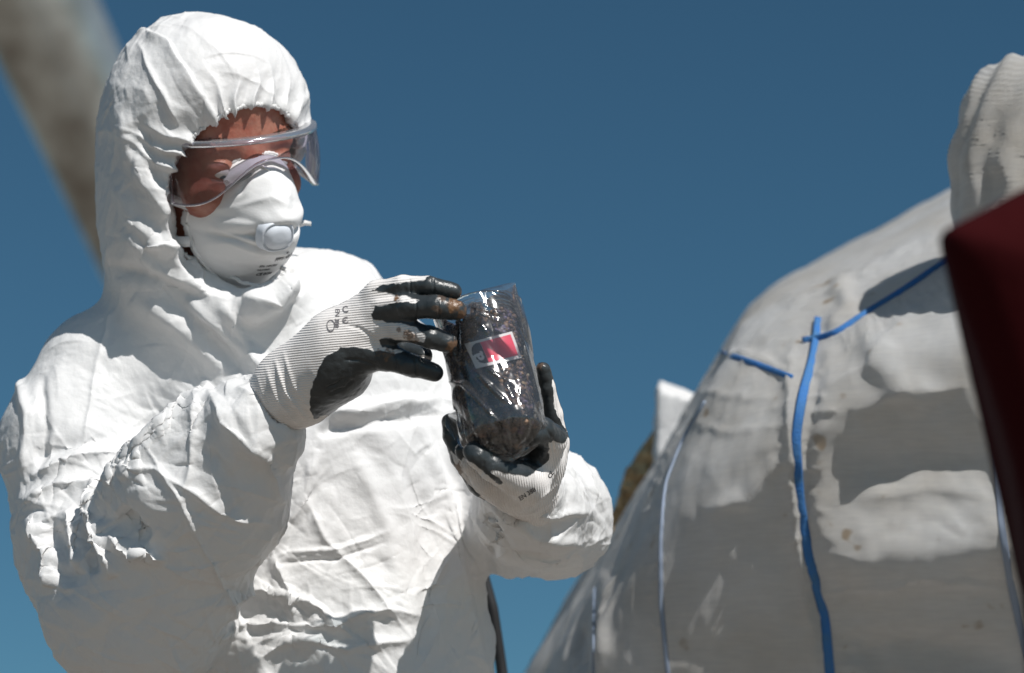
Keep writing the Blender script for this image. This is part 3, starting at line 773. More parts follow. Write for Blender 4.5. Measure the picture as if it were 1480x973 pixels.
for i in range(NR + 1):
    r = (i / NR) ** .8
    for j in range(NA):
        p = mask_pt(2 * math.pi * j / NA, r)
        if i > NR - 4: p[2] += .0009 * (1 if j % 2 else -1)
        vs.append(p)
vs = np.array(vs)
vs[:, 2] += .0022 * crumple(np.stack([vs[:, 0] * 26, vs[:, 1] * 34, vs[:, 0] * 0], 1), 91) + .0010 * crumple(np.stack([vs[:, 0] * 70, vs[:, 1] * 90, vs[:, 0] * 0], 1), 95)
for i in range(NR):
    for j in range(NA):
        a, b = i * NA + j, i * NA + (j + 1) % NA; fs.append([a, b, b + NA, a + NA])
mv = HLa(vs); mnr = normals(mv, np.array(fs)); fs = [f_[::-1] for f_ in fs] if (mnr @ Fv).sum() < 0 else fs; mnr = mnr if (mnr @ Fv).sum() > 0 else -mnr
MS = [([(346, 282), (356, 262), (368, 248)], 4, -2.4, 's'), ([(398, 250), (408, 268), (414, 284)], 4, -2.4, 's'), ([(300, 372), (340, 386), (392, 392)], 5, -1.2, 's'), ([(288, 318), (305, 290), (332, 265), (362, 246)], 5, -2.2, 's'), ([(283, 306), (335, 300), (392, 284), (424, 300)], 6, 2.0, 'r'), ([(300, 324), (335, 338), (378, 350)], 3, 2.2, 'r'), ([(296, 336), (340, 345), (385, 362), (420, 362)], 3, -2.4, 's'),
      ([(372, 250), (352, 280), (330, 296)], 6, 2.2, 's'), ([(394, 250), (410, 270), (422, 292)], 5, 1.6, 's'), ([(290, 352), (330, 352), (380, 368), (422, 368)], 3, 1.6, 'r'), ([(310, 312), (350, 316), (380, 322)], 7, -1.8, 's')]
mv = mv + mnr * strokes(mv, mnr, MS, 1.0)[:, None]
mk = mesh_obj('cup', mv, np.array(fs), M_mask, resp); md = mk.modifiers.new('t', 'SOLIDIFY'); md.thickness = .0015; md.offset = -1
tM = bvh(mv, fs)
# crimped edge stitches
for k in range(0, NA, 1):
    pass
def tube(path, r, n=8, closed=False, flat=1.0, upv=None, thin=1.0):
    path = np.array(path, float); m = len(path); vs, fs = [], []
    for i in range(m):
        t = path[(i + 1) % m] - path[i - 1] if closed else path[min(i + 1, m - 1)] - path[max(i - 1, 0)]
        t = t / np.linalg.norm(t); u = np.array(upv if upv is not None else (0, 1, .01), float); s_ = np.cross(t, u)
        s_ /= np.linalg.norm(s_) + 1e-9; u = np.cross(s_, t)
        rr_ = r[i] if hasattr(r, '__len__') else r
        for k in range(n):
            a = 2 * math.pi * k / n; vs.append(path[i] + rr_ * (math.cos(a) * s_ * flat + math.sin(a) * u * thin))
    M_ = m if closed else m - 1
    for i in range(M_):
        for k in range(n):
            a = i * n + k; b = i * n + (k + 1) % n; c = ((i + 1) % m) * n + (k + 1) % n; d = ((i + 1) % m) * n + k; fs.append([a, b, c, d])
    if not closed: fs += [[k for k in range(n)][::-1], [(m - 1) * n + k for k in range(n)]]
    return np.array(vs), fs
v, f = tube([mask_pt(2 * math.pi * k / 120, .975, .0008) for k in range(120)], [.0016 + .0007 * (k % 2) for k in range(120)], 6, True)
mesh_obj('welded_edge', HLa(v), f, M_mask, resp)
# exhalation valve
def disc_on_mask(cx, cy, rx, ry, h0, h1, inner):
    vs, fs = [], []; n = 40
    r0 = math.hypot(cx / .066, cy / .08); a0 = math.atan2(cy / .08, cx / .066); c = mask_pt(a0, r0)
    N_ = np.array([cx / .05 + .05, cy / .07 - .12, 1.0]); N_ /= np.linalg.norm(N_); T = np.cross([0, 1, 0], N_); T /= np.linalg.norm(T); B_ = np.cross(N_, T)
    prof = [(1.12, h0 - .006), (1.0, h0), (1.0, h0 + .003), (.9, h1), (.86, h1 - .0015), (.80, h1 - .0015), (.76, h1 + inner), (.3, h1 + inner + .0008), (0.001, h1 + inner + .001)]
    for (rf, h) in prof:
        for k in range(n):
            a = 2 * math.pi * k / n; ex = 2.6; ca, sa = math.cos(a), math.sin(a)
            q_ = (abs(ca) ** ex + abs(sa) ** ex) ** (-1 / ex)
            vs.append(c + T * rx * rf * ca * q_ + B_ * ry * rf * sa * q_ + N_ * h)
    for i in range(len(prof) - 1):
        for k in range(n): a, b = i * n + k, i * n + (k + 1) % n; fs.append([a, b, b + n, a + n])
    return np.array(vs), fs, c, N_
v, f, vc, vn = disc_on_mask(-.008, -.006, .0185, .0165, .003, .008, .0015)
mesh_obj('valve', HLa(v), f, M_valve, resp)
# metal nose clip and grey foam
def on_mask(name, pts, r_, m_, fl=.5):
    pp_ = []
    for i in range(len(pts) - 1):
        for t in np.linspace(0, 1, 8, endpoint=False): pp_.append(np.array(pts[i]) * (1 - t) + np.array(pts[i + 1]) * t)
    pp_.append(np.array(pts[-1])); P3 = np.array([drop(tM, x, y, .0006) for x, y in pp_]); k_ = len(P3)
    v, f = tube(P3, [r_ * max(.25, math.sin(math.pi * (i + .6) / (k_ + .2))) ** .4 for i in range(k_)], 8, upv=(0, 0, 1), flat=1); return mesh_obj(name, v, f, m_, resp)
on_mask('nose_clip', [(366, 245), (377, 240), (390, 246)], .0022, M_metal)
on_mask('foam_strip', [(326, 272), (345, 262), (364, 251)], .0020, M_foam)
# straps from both cheeks to the back of the head
for s in (-1, 1):
    for (y0, y1, zb) in ((-.062, -.050, .0), (-.100, -.104, .0)):
        pts = [np.array([s * (.060 + .022 * t), y0 + (y1 - y0) * t, .058 - .075 * t + .012 * math.sin(t * 3.14)]) for t in np.linspace(0, 1, 16)]
        vs, fs = [], []
        for i, p in enumerate(pts):
            for e in (-1, 1):
                vs.append(p + [s * .0012, e * .0055, 0]); vs.append(p + [-s * .0004, e * .0055, 0])
        for i in range(15):
            a = i * 4; fs += [[a, a + 2, a + 6, a + 4], [a + 1, a + 5, a + 7, a + 3], [a, a + 4, a + 5, a + 1], [a + 2, a + 3, a + 7, a + 6]]
        mesh_obj('strap', HLa(vs), fs, M_elastic, resp)
    # loose strap tail at the cheek
    for (y0, dy) in ((-.040, -.014), (-.098, -.004)):
        p = [np.array([s * .060, y0, .060]), np.array([s * .069, y0 - .002, .064]), np.array([s * .076, y0 + dy * .5, .062]), np.array([s * .083, y0 + dy, .064])]
        vs, fs = [], []
        for i, c_ in enumerate(p):
            for e in (-1, 1): vs += [c_ + [0, e * .0042 * (1 - .15 * i), .0008], c_ + [0, e * .0042 * (1 - .15 * i), -.0008]]
        for i in range(3):
            a = i * 4; fs += [[a, a + 2, a + 6, a + 4], [a + 1, a + 5, a + 7, a + 3], [a, a + 4, a + 5, a + 1], [a + 2, a + 3, a + 7, a + 6]]
        fs += [[12, 14, 15, 13]]
        if s > 0: mesh_obj('strap_tail', HLa(vs), fs, M_elastic, resp)
for (s_, x, y, sz, bo) in (('FFP3 NR D', -.004, -.038, .0062, .0002), ('EN 149:2001', -.016, -.0455, .0038, .0001), ('+A1:2009', -.016, -.0505, .0034, .0001), ('CE 0194', -.014, -.0570, .0050, .0002), ('M/L', .008, -.031, .0036, .0001)):
    v_, f_ = text_mesh(s_, sz, bo); P_ = [mask_xy(x + a_, y + b_, .0006) for a_, b_ in v_]; P_ = np.array(P_)
    for k_ in range(len(P_)):
        h_ = tM.ray_cast(Vector(HLa(P_[k_] + [0, 0, .02])), Vector(-Fv)); P_[k_] = P_[k_] if h_[0] is None else (np.array(h_[0] + Vector(Fv) * .0005) - HC) @ HR
    mesh_obj('printed_text', HLa(P_), f_, M_ink, resp, smooth=False)

# ------------------------------------------------------------------ goggles
gog = adopt(empty('safety_goggles', Vector(to_world(HL(0, 0, .11))[0])), person); gog.matrix_parent_inverse = Matrix.Translation(person.location).inverted()
def gcurve(t):
    """horizontal outline of the visor, t -1..1"""
    a = t * 1.25
    return np.array([.008 + .094 * math.sin(a) / math.sin(1.25), 0, .030 + .093 * ((math.cos(a) - math.cos(1.25)) / (1 - math.cos(1.25))) ** .8])
def lens_bottom(t): return -.060 + .048 * math.exp(-(abs(t) / .46) ** 2.6) + .004 * abs(t) ** 3
def lens_top(t): return .005 - .004 * abs(t) ** 2
vs, fs = [], []; NT, NY = 72, 10
for i in range(NT + 1):
    t = -1 + 2 * i / NT; c = gcurve(t)
    for j in range(NY + 1):
        u = j / NY; y = lens_bottom(t) + (lens_top(t) - lens_bottom(t)) * u
        bulge = .004 * math.sin(math.pi * u)
        vs.append(c * [1 + bulge * 3, 1, 1] + [0, y, bulge])
for i in range(NT):
    for j in range(NY):
        a = i * (NY + 1) + j; fs.append([a, a + NY + 1, a + NY + 2, a + 1])
ln_ = mesh_obj('lens', HLa(vs), np.array(fs), M_lens, gog)
# top shelf back to the forehead, rims
def shelf(yf, back, th, name, m_):
    vs, fs = [], []
    for i in range(NT + 1):
        t = -1 + 2 * i / NT; c = gcurve(t); y = yf(t); inn = c.copy(); inn[0] *= .93; inn[2] -= back * math.cos(t)
        vs += [c + [0, y, .001], c + [0, y + th, .001], inn + [0, y + th, 0], inn + [0, y, 0]]
    for i in range(NT):
        a = i * 4
        for k in range(4): fs.append([a + k, a + (k + 1) % 4, a + 4 + (k + 1) % 4, a + 4 + k])
    fs += [[0, 1, 2, 3], [NT * 4 + k for k in (3, 2, 1, 0)]]
    return mesh_obj(name, HLa(vs), fs, m_, gog)
shelf(lambda t: lens_top(t), .016, .0055, 'top_frame', M_gframe)
shelf(lambda t: lens_bottom(t) - .0016, .004, .0018, 'bottom_frame', M_gframe)
for s in (-1, 1):
    c = gcurve(s * .985); pts = [c + [0, y, .0] for y in np.linspace(-.061, .008, 14)]
    v, f = tube(pts, .0032, 8, upv=(0, 0, 1)); mesh_obj('side_frame', HLa(v), f, M_gframe, gog)
    c2 = gcurve(s * .86); pts = [c2 + [0, y, -.001] for y in np.linspace(-.058, .004, 14)]
    v, f = tube(pts, .0016, 8, upv=(0, 0, 1)); mesh_obj('side_rib', HLa(v), f, M_gframe, gog)
    # round vents / rivets
    for yy in (.000,):
        c3 = gcurve(s * .90); pts = [c3 + [0, yy, .001], c3 + [s * .003, yy, .004]]
        v, f = tube(pts, [.0036, .0026], 12, upv=(0, 1, 0)); mesh_obj('rivet', HLa(v), f, M_metal, gog)
# temple strap into the hood
for s in (-1, 1):
    p0 = gcurve(s * 1.0); pts = [p0 + [s * .001 * k, -.028, -.006 * k] for k in range(6)]
    v, f = tube(pts, .006, 8, flat=.25); mesh_obj('strap', HLa(v), f, M_elastic, gog)
# gathered hem round the face opening
lc_ = (cpos - HC) @ HR; sel = (np.abs(lc_) < np.array([.15, .2, .2])).all(1); fsel = sel[cq].all(1); remap = -np.ones(len(cpos), int); remap[np.nonzero(sel)[0]] = np.arange(sel.sum())
tH = bvh(cpos[sel], remap[cq[fsel]])
hem = []
for k in range(180):
    a = 2 * math.pi * k / 180; hit = None
    for r_ in np.arange(.050, .118, .0008):
        o_ = np.array([math.cos(a) * r_ - .004, -.066 + 1.17 * math.sin(a) * r_, .25]); h = tH.ray_cast(Vector(HLa(o_)), Vector(-Fv))
        if h[0] is not None:
            z_ = (np.array(h[0]) - HC) @ Fv
            if z_ > (-.01 if math.sin(a) > -.6 else .03): hit = (r_, z_); break
    hem.append(hit if hit else (None, None))
ok = [i for i, h in enumerate(hem) if h[0] is not None]; hr = np.interp(range(180), ok, [hem[i][0] for i in ok], period=180); hz = np.interp(range(180), ok, [hem[i][1] for i in ok], period=180)
def med(x, w_): return np.array([np.median(np.take(x, range(i - w_, i + w_ + 1), mode='wrap')) for i in range(len(x))])
hr = med(hr, 4); hz = med(hz, 5)
for _ in range(3): hr = (np.roll(hr, 1) + hr + np.roll(hr, -1)) / 3; hz = (np.roll(hz, 1) + hz + np.roll(hz, -1)) / 3
hp2 = []
for k in range(720):
    i_ = k / 4; r_ = np.interp(i_, range(180), hr, period=180); z_ = np.interp(i_, range(180), hz, period=180); a = 2 * math.pi * k / 720
    wv_ = .0006 * math.sin(k * 1.3) + .0005 * math.sin(k * .63 + 1); hp2.append(HL(math.cos(a) * (r_ + .0005 + wv_) - .004, -.066 + 1.17 * math.sin(a) * (r_ + .0005 + wv_), z_ - .001))
v, f = tube(hp2, [.0021 + .0007 * math.sin(k * 1.9) * math.sin(k * .31) for k in range(720)], 8, True)
mesh_obj('hood_hem', v, f, M_suit, person)
# ------------------------------------------------------------------ jar with waste sample
JB, JT = V(732, 638, .312), V(690, 446, .250)
JA = JT - JB; JL = np.linalg.norm(JA); JA = JA / JL
JX = np.cross(JA, [0, 0, 1.0]); JX /= np.linalg.norm(JX); JZ = np.cross(JX, JA); JX = -JX if JX[0] < 0 else JX
def JP(r, a, h): return JB + JA * h + r * (math.sin(a) * JX + math.cos(a) * JZ)
def lathe(prof, n=64, rf=None):
    vs, fs = [], []
    for i, (r, h) in enumerate(prof):
        for k in range(n):
            a = 2 * math.pi * k / n; vs.append(JP(rf(r, a, h) if rf else r, a, h))
    for i in range(len(prof) - 1):
        for k in range(n): a, b = i * n + k, i * n + (k + 1) % n; fs.append([a, b, b + n, a + n])
    return np.array(vs), fs
jar = tag(empty('sample_jar', Vector(to_world(JB)[0])), 'clear jar of dark purple-brown crumbs with a red and black sticker', 'jar')
JR = .0385
prof = [(.001, .0), (JR * .8, .0), (JR * .93, .002), (JR, .008), (JR, .045), (JR, .09), (JR, JL - .030), (JR * .985, JL - .022), (JR * .93, JL - .016), (JR * .90, JL - .014), (JR * .90, JL - .003), (JR * .925, JL), (JR * .90, JL + .001), (JR * .87, JL)]
jv, jf = lathe(prof); mesh_obj('glass_body', jv, jf, M_glass, jar)
# screw rings
for hh in (JL - .011, JL - .007):
    v, f = tube([JP(JR * .91, 2 * math.pi * k / 60, hh + .0003 * k / 6 - .0015) for k in range(61)], .0009, 6, upv=tuple(JA)); mesh_obj('thread', v, f, M_glass, jar)
# contents: an uneven core and crumbs in many colours
M_crumb = bpy.data.materials.new('crumbs'); M_crumb.use_nodes = True
N = M_crumb.node_tree.nodes; L = M_crumb.node_tree.links; b = N['Principled BSDF']; b.inputs['Roughness'].default_value = .5
at = N.new('ShaderNodeAttribute'); at.attribute_name = 'tone'; r = N.new('ShaderNodeValToRGB'); L.new(at.outputs['Fac'], r.inputs[0]); L.new(r.outputs[0], b.inputs['Base Color'])
cr = r.color_ramp; cr.interpolation = 'CONSTANT'; cols = [(0, (.06, .035, .03)), (.20, (.17, .10, .07)), (.42, (.12, .08, .11)), (.54, (.27, .16, .12)), (.68, (.15, .11, .20)), (.78, (.34, .20, .12)), (.88, (.48, .34, .22)), (.94, (.65, .53, .38))]
cr.elements[0].position = 0; cr.elements[0].color = (*cols[0][1], 1); cr.elements[1].position = cols[1][0]; cr.elements[1].color = (*cols[1][1], 1)
for p_, c_ in cols[2:]: e = cr.elements.new(p_); e.color = (*c_, 1)
HF = JL - .022
cp = [(.001, .003)] + [(JR * .93, h) for h in np.linspace(.004, HF - .004, 40)] + [(JR * .8, HF), (JR * .4, HF + .003), (.001, HF + .002)]
cv, cf = lathe(cp, 96); cn_ = cv - (JB + np.outer((cv - JB) @ JA, JA)); cv = cv + cn_ * (.07 * fbm(cv * 160, 4))[:, None]
M_core = mat('dark_crumb_mass', (.04, .026, .028), .7, [('cell', 350, .8, .004), ('noise', 120, .6, .003)], var=(180, (.015, .010, .014), .4, .6))
mesh_obj('contents', cv, cf, M_core, jar)
ico_v, ico_f = None, None
bm = bmesh.new(); bmesh.ops.create_icosphere(bm, subdivisions=1, radius=1); ico_v = np.array([v.co[:] for v in bm.verts]); ico_f = np.array([[v.index for v in f.verts] for f in bm.faces]); bm.free()
rng = np.random.RandomState(4); V_, F_, T_ = [], [], []
for k in range(2700):
    a = rng.uniform(0, 2 * math.pi); h = rng.uniform(.003, HF + .004 * math.sin(a * 2)); rr0 = JR * .965
    if rng.rand() < .12: h = HF - .002 + rng.uniform(0, .004); rr0 = JR * .95 * math.sqrt(rng.rand())
    elif rng.rand() < .14: h = .0035; rr0 = JR * .93 * math.sqrt(rng.rand())
    sz = rng.uniform(.0013, .0042) * (1.5 if rng.rand() < .05 else 1)
    c = JP(rr0 - sz * .9, a, h); s3 = sz * rng.uniform(.6, 1.3, 3); v = ico_v * s3 * rng.uniform(.75, 1.2, (len(ico_v), 1))
    th = rng.uniform(0, 6.28); Rm = np.array([[math.cos(th), -math.sin(th), 0], [math.sin(th), math.cos(th), 0], [0, 0, 1]]); v = (v @ Rm.T)[:, rng.permutation(3)] + c
    F_.append(ico_f + len(V_) * len(ico_v)); V_.append(v); T_.append(np.full(len(ico_v), np.clip(rng.rand() * .9 + .1 * vnoise(c[None] * 90, 3)[0], 0, 1)))
cr_ = mesh_obj('crumbs', np.concatenate(V_), np.concatenate(F_), M_crumb, jar, smooth=False, attrs={'tone': np.concatenate(T_)}); cr_['kind'] = 'stuff'
# sticker, on the front of the glass
tJ = bvh(jv, jf)
def patch(name, c4, lift, m_, parent, nx=14, ny=8, cut=None):
    """c4: corners TL, TR, BR, BL in pixels"""
    c4 = np.array(c4, float); vs, fs = [], []
    for j in range(ny + 1):
        for i in range(nx + 1):
            u, v_ = i / nx, j / ny; p = (c4[0] * (1 - u) + c4[1] * u) * (1 - v_) + (c4[3] * (1 - u) + c4[2] * u) * v_
            vs.append(drop(tJ, p[0], p[1], lift))
    for j in range(ny):
        for i in range(nx):
            u, v_ = (i + .5) / nx, (j + .5) / ny
            if cut and cut(u, v_): continue
            a = j * (nx + 1) + i; fs.append([a, a + 1, a + nx + 2, a + nx + 1])
    return mesh_obj(name, vs, fs, m_, parent)
TL, TR, BR, BL = np.array([671, 497.]), np.array([740, 479.]), np.array([754, 517.]), np.array([688, 533.])
def q2(u, v_): return tuple((TL * (1 - u) + TR * u) * (1 - v_) + (BL * (1 - u) + BR * u) * v_)
stk = patch('sticker', [TL, TR, BR, BL], .0006, M_white, jar)
patch('red_field', [q2(.31, .09), q2(.95, .09), q2(.95, .88), q2(.31, .88)], .0010, M_red, stk)
patch('black_field', [q2(.06, .09), q2(.305, .09), q2(.305, .88), q2(.06, .88)], .0010, M_black, stk, 30, 30, lambda u, v_: u < .75 and ((u - .75) / .75) ** 2 + ((v_ - .5) / .5) ** 2 > 1)
lettering('white_letter', 'a', tJ, 700, 520, 31, math.radians(107), M_white, stk, .0014, .8)
lettering('fine_print', 'SAMPLE ·', tJ, *q2(.62, .90), 4, math.radians(14), M_black, stk, .0014) if False else None

# ------------------------------------------------------------------ plastic bag round the jar
bag = empty('plastic_bag', Vector(to_world(JB)[0])); tag(bag, 'clear creased plastic bag pulled tightly over the jar in gloved hands', 'bag')
def film(n=220, m=200):
    vs = np.zeros((m, n, 3)); A_ = np.linspace(0, 2 * np.pi, n, endpoint=False)
    Hs = np.linspace(-.016, JL + .012, m)
    for i, h in enumerate(Hs):
        u = h / JL
        r = np.full(n, JR + .0022)
        r = r + .004 * np.clip(u, 0, 1) ** 1.5
        if h < .006: r = r * max(.15, 1 - ((.006 - h) / .026) ** 1.6)
        if h > JL - .004:
            t = min(1, (h - JL + .004) / .016); fl = 1 - .8 * t ** 1.3
            r = np.sqrt((1 / ((np.sin(A_ + .3) / (JR * 1.05 * (1 + .02 * t))) ** 2 + (np.cos(A_ + .3) / (JR * 1.05 * max(.05, fl))) ** 2)))
            r = r + .0015
        r = r + .0035 * np.clip(np.sin(A_ - .9), 0, 1) ** 6 * (u > .05)       # loose flap at the right
        vs[i] = np.array([JP(r[k], A_[k], h) for k in range(n)])
    p = vs.reshape(-1, 3); ax = JB + np.outer((p - JB) @ JA, JA); nn = p - ax; L_ = np.linalg.norm(nn, axis=1)[:, None]; nn = nn / (L_ + 1e-9)
    hh = (p - JB) @ JA; ang = np.arctan2(nn @ JX, nn @ JZ)
    q = np.stack([ang * 2.0, hh * 30 + ang * .9, hh * 0], 1) + vec_noise(p * 25, 6) * .35
    d = .0042 * facets(q * .9, 21) + .0004 * crumple(np.stack([p @ JX * 60, p @ JZ * 60, hh * 35 + ang * 3], 1), 30)
    d += .0012 * (1 - np.abs(np.sin(ang * 3.2 + hh * 40 + 2 * vnoise(p * 30, 8)))) ** 6 * (hh < .05)
    bot = np.clip((.012 - hh) / .02, 0, 1); d += bot * .003 * np.sin(ang * 13 + 3 * vnoise(p * 60, 9))
    p = p + nn * (d - .0002)[:, None] + JA * (.0025 * np.clip((hh - JL) / .03, 0, 1) * vnoise(p * 25, 12))[:, None]
    rr_ = np.linalg.norm(p - (JB + np.outer((p - JB) @ JA, JA)), axis=1); mn = JR + .0007
    fix = (rr_ < mn) & (hh > .004) & (hh < JL - .02); p[fix] += (nn * (mn - rr_)[:, None])[fix]
    fs = []
    ii = (np.arange(m - 1)[:, None] * n + np.arange(n)[None, :]); jj = (np.arange(m - 1)[:, None] * n + (np.arange(n)[None, :] + 1) % n)
    return p, np.stack([ii.ravel(), jj.ravel(), (jj + n).ravel(), (ii + n).ravel()], 1)
fv, ff = film(); fnr = normals(fv, ff)
if (fnr * (fv - JB - np.outer((fv - JB) @ JA, JA))).sum() < 0: fnr = -fnr
FS = [([(640, 548), (668, 556), (700, 585), (722, 612)], 2.2, 2.6, 'r'), ([(686, 534), (712, 562), (738, 588)], 2.5, 2.6, 'r'), ([(700, 530), (722, 545), (742, 560)], 2, 2.0, 'r'), ([(735, 532), (728, 548), (745, 585)], 2, 2.0, 'r'),
      ([(676, 442), (705, 450), (732, 457)], 1.6, 2.2, 'r'), ([(695, 438), (722, 452)], 1.5, 1.6, 'r'), ([(645, 470), (690, 454), (740, 470)], 2, 1.8, 'r'), ([(748, 470), (765, 530), (782, 590)], 3, 3.0, 'r'),
      ([(655, 560), (662, 600), (672, 640)], 4, 3.0, 'r'), ([(700, 455), (696, 470), (706, 484)], 3, 1.8, 'r'), ([(690, 630), (705, 655), (720, 665)], 2, 2.0, 'r'), ([(730, 615), (722, 640), (735, 660)], 2, 2.0, 'r')]
fv = fv + fnr * strokes(fv, fnr, FS, 1.2)[:, None]
mesh_obj('film', fv, ff, M_film, bag)
# gathered lower corner of the bag between the fingers
def fan(name, c, pts, seed):
    rn = random.Random(seed); vs = [V(*c)]; K = 26; fs = []
    R_ = 7
    rows = []
    for k in range(K):
        t = k / (K - 1) * (len(pts) - 1); i = min(int(t), len(pts) - 2); f_ = t - i; e = V(*pts[i]) * (1 - f_) + V(*pts[i + 1]) * f_
        row = []
        for r_ in range(1, R_ + 1):
            s_ = r_ / R_; p = V(*c) * (1 - s_) + e * s_; p = p + np.array([0, 0, (.0035 if k % 2 else -.0035) * s_ * rn.uniform(.5, 1.2)]); row.append(len(vs)); vs.append(p)
        rows.append(row)
    for k in range(K - 1):
        fs.append([0, rows[k][0], rows[k + 1][0]])
        for r_ in range(R_ - 1): fs.append([rows[k][r_], rows[k][r_ + 1], rows[k + 1][r_ + 1], rows[k + 1][r_]])
    return mesh_obj(name, vs, fs, M_film, bag)
fan('gathered_corner', (757, 655, .325), [(765, 625, .322), (735, 618, .328), (705, 640, .332), (712, 665, .330), (740, 668, .330)], 4)
fan('gathered_corner', (645, 600, .27), [(668, 590, .30), (676, 610, .31), (668, 650, .30), (640, 612, .27)], 9)

# ------------------------------------------------------------------ steel pipe behind
def lathe_line(a, ra, b_, rb, n=48, m=60):
    a = np.array(a); b_ = np.array(b_); t = (b_ - a); L_ = np.linalg.norm(t); t = t / L_; s_ = np.cross(t, [0, 0, 1.0]); s_ /= np.linalg.norm(s_); u_ = np.cross(s_, t); vs, fs = [], []
    for i in range(m + 1):
        f_ = i / m; r_ = ra + (rb - ra) * f_
        for k in range(n): g_ = 2 * math.pi * k / n; vs.append(a + t * L_ * f_ + r_ * (math.cos(g_) * s_ + math.sin(g_) * u_))
    for i in range(m):
        for k in range(n): p, q_ = i * n + k, i * n + (k + 1) % n; fs.append([p, q_, q_ + n, p + n])
    fs.append(list(range(n))); fs.append([m * n + k for k in range(n)][::-1]); return np.array(vs), fs
M_pipe = mat('weathered_galvanised_steel', (.62, .65, .63), .40, [('noise', 6, .3, .02)], metal=.80, var=(1.4, (.20, .17, .14), .40, .58))
dP = -6.0
a_ = to_world(V(-103, -330, dP + .3))[0]; b_ = to_world(V(575, 1150, dP - .9))[0]; b2 = a_ + (b_ - a_) * ((a_[2] - 0) / (a_[2] - b_[2]))
a2 = a_ + (a_ - b_) * .9; v, f = lathe_line(a2, .205 + .135 * np.linalg.norm(a2 - a_) / np.linalg.norm(b2 - a_), b2, .07, 48, 120); pipe = mesh_obj('steel_pipe', v, f, M_pipe, world=False)
tag(pipe, 'large weathered steel pipe leaning diagonally in the upper left corner behind the hooded person', 'pipe')

# black hose hanging behind the hip
M_hose = mat('black_hose_rubber', (.02, .02, .022), .5)
hpts = [V(600, 700, -.30), V(690, 800, -.28), V(712, 880, -.27), V(724, 960, -.27), V(740, 1080, -.26), V(735, 1400, -.22), V(715, 1800, -.2), V(720, 2500, -.1)]
hp_ = []
for i in range(len(hpts) - 1):
    for t in np.linspace(0, 1, 8, endpoint=False): hp_.append(hpts[i] * (1 - t) + hpts[i + 1] * t)
v, f = tube(smooth(np.array(hp_), np.array([[i, i + 1, i + 1, i] for i in range(len(hp_) - 1)]), 0) if False else hp_, .0065, 12, upv=(1, 0, 0.1))
ho = mesh_obj('hose', v, f, M_hose); tag(ho, 'thin black hose hanging down just behind the hip of the person', 'hose')

# ------------------------------------------------------------------ big bag
def woven(name, base):
    m = bpy.data.materials.new(name); m.use_nodes = True; N = m.node_tree.nodes; L = m.node_tree.links; b = N['Principled BSDF']
    tc = N.new('ShaderNodeTexCoord'); prev = None
    n = N.new('ShaderNodeTexNoise'); n.inputs['Scale'].default_value = 7; n.inputs['Detail'].default_value = 7; n.inputs['Roughness'].default_value = .6; L.new(tc.outputs['Object'], n.inputs['Vector'])
    r = N.new('ShaderNodeValToRGB'); r.color_ramp.elements[0].position = .3; r.color_ramp.elements[1].position = .62
    r.color_ramp.elements[0].color = (base[0] * .82, base[1] * .77, base[2] * .70, 1); r.color_ramp.elements[1].color = (*base, 1); L.new(n.outputs[0], r.inputs[0])
    mp = N.new('ShaderNodeMapping'); mp.inputs['Scale'].default_value = (35, 35, 420); L.new(tc.outputs['Object'], mp.inputs['Vector'])
    n3 = N.new('ShaderNodeTexNoise'); n3.inputs['Scale'].default_value = 1; n3.inputs['Detail'].default_value = 3; L.new(mp.outputs[0], n3.inputs['Vector'])
    r3 = N.new('ShaderNodeValToRGB'); r3.color_ramp.elements[0].position = .35; r3.color_ramp.elements[1].position = .65; r3.color_ramp.elements[0].color = (.90, .905, .92, 1); r3.color_ramp.elements[1].color = (1, 1, 1, 1); L.new(n3.outputs[0], r3.inputs[0])
    n4 = N.new('ShaderNodeTexNoise'); n4.inputs['Scale'].default_value = 28; n4.inputs['Detail'].default_value = 2; L.new(tc.outputs['Object'], n4.inputs['Vector'])
    r4 = N.new('ShaderNodeValToRGB'); r4.color_ramp.elements[0].position = .24; r4.color_ramp.elements[1].position = .31; r4.color_ramp.elements[0].color = (.55, .42, .28, 1); r4.color_ramp.elements[1].color = (1, 1, 1, 1); L.new(n4.outputs[0], r4.inputs[0])
    last = r.outputs[0]
    for q_ in (r3, r4):
        mm = N.new('ShaderNodeMix'); mm.data_type = 'RGBA'; mm.blend_type = 'MULTIPLY'; mm.inputs[0].default_value = 1; L.new(last, mm.inputs[6]); L.new(q_.outputs[0], mm.inputs[7]); last = mm.outputs[2]
    L.new(last, b.inputs['Base Color'])
    b.inputs['Roughness'].default_value = .5; b.inputs['Specular IOR Level'].default_value = .4
    for i, (ax, sc) in enumerate((('X', 900), ('Z', 900))):
        w_ = N.new('ShaderNodeTexWave'); w_.bands_direction = ax; w_.inputs['Scale'].default_value = sc / 3; w_.inputs['Distortion'].default_value = .8; L.new(tc.outputs['Object'], w_.inputs['Vector'])
        bp = N.new('ShaderNodeBump'); bp.inputs['Strength'].default_value = .6; bp.inputs['Distance'].default_value = .0015; L.new(w_.outputs[0], bp.inputs['Height'])
        if prev: L.new(prev.outputs[0], bp.inputs['Normal'])
        prev = bp
    L.new(prev.outputs[0], b.inputs['Normal']); translucent(m, .28, (.88, .87, .85)); return m
M_woven = woven('woven_polypropylene', (.84, .84, .83))
M_blue = mat('blue_seam_thread', (.03, .15, .42), .85, [('noise', 300, .6, .002)], var=(60, (.05, .16, .34), .35, .6))
big = tag(empty('bulk_bag', Vector((.75, 3.1, 0))), 'huge bulging white woven bulk bag with blue stitched seams beside the person', 'bulk bag')
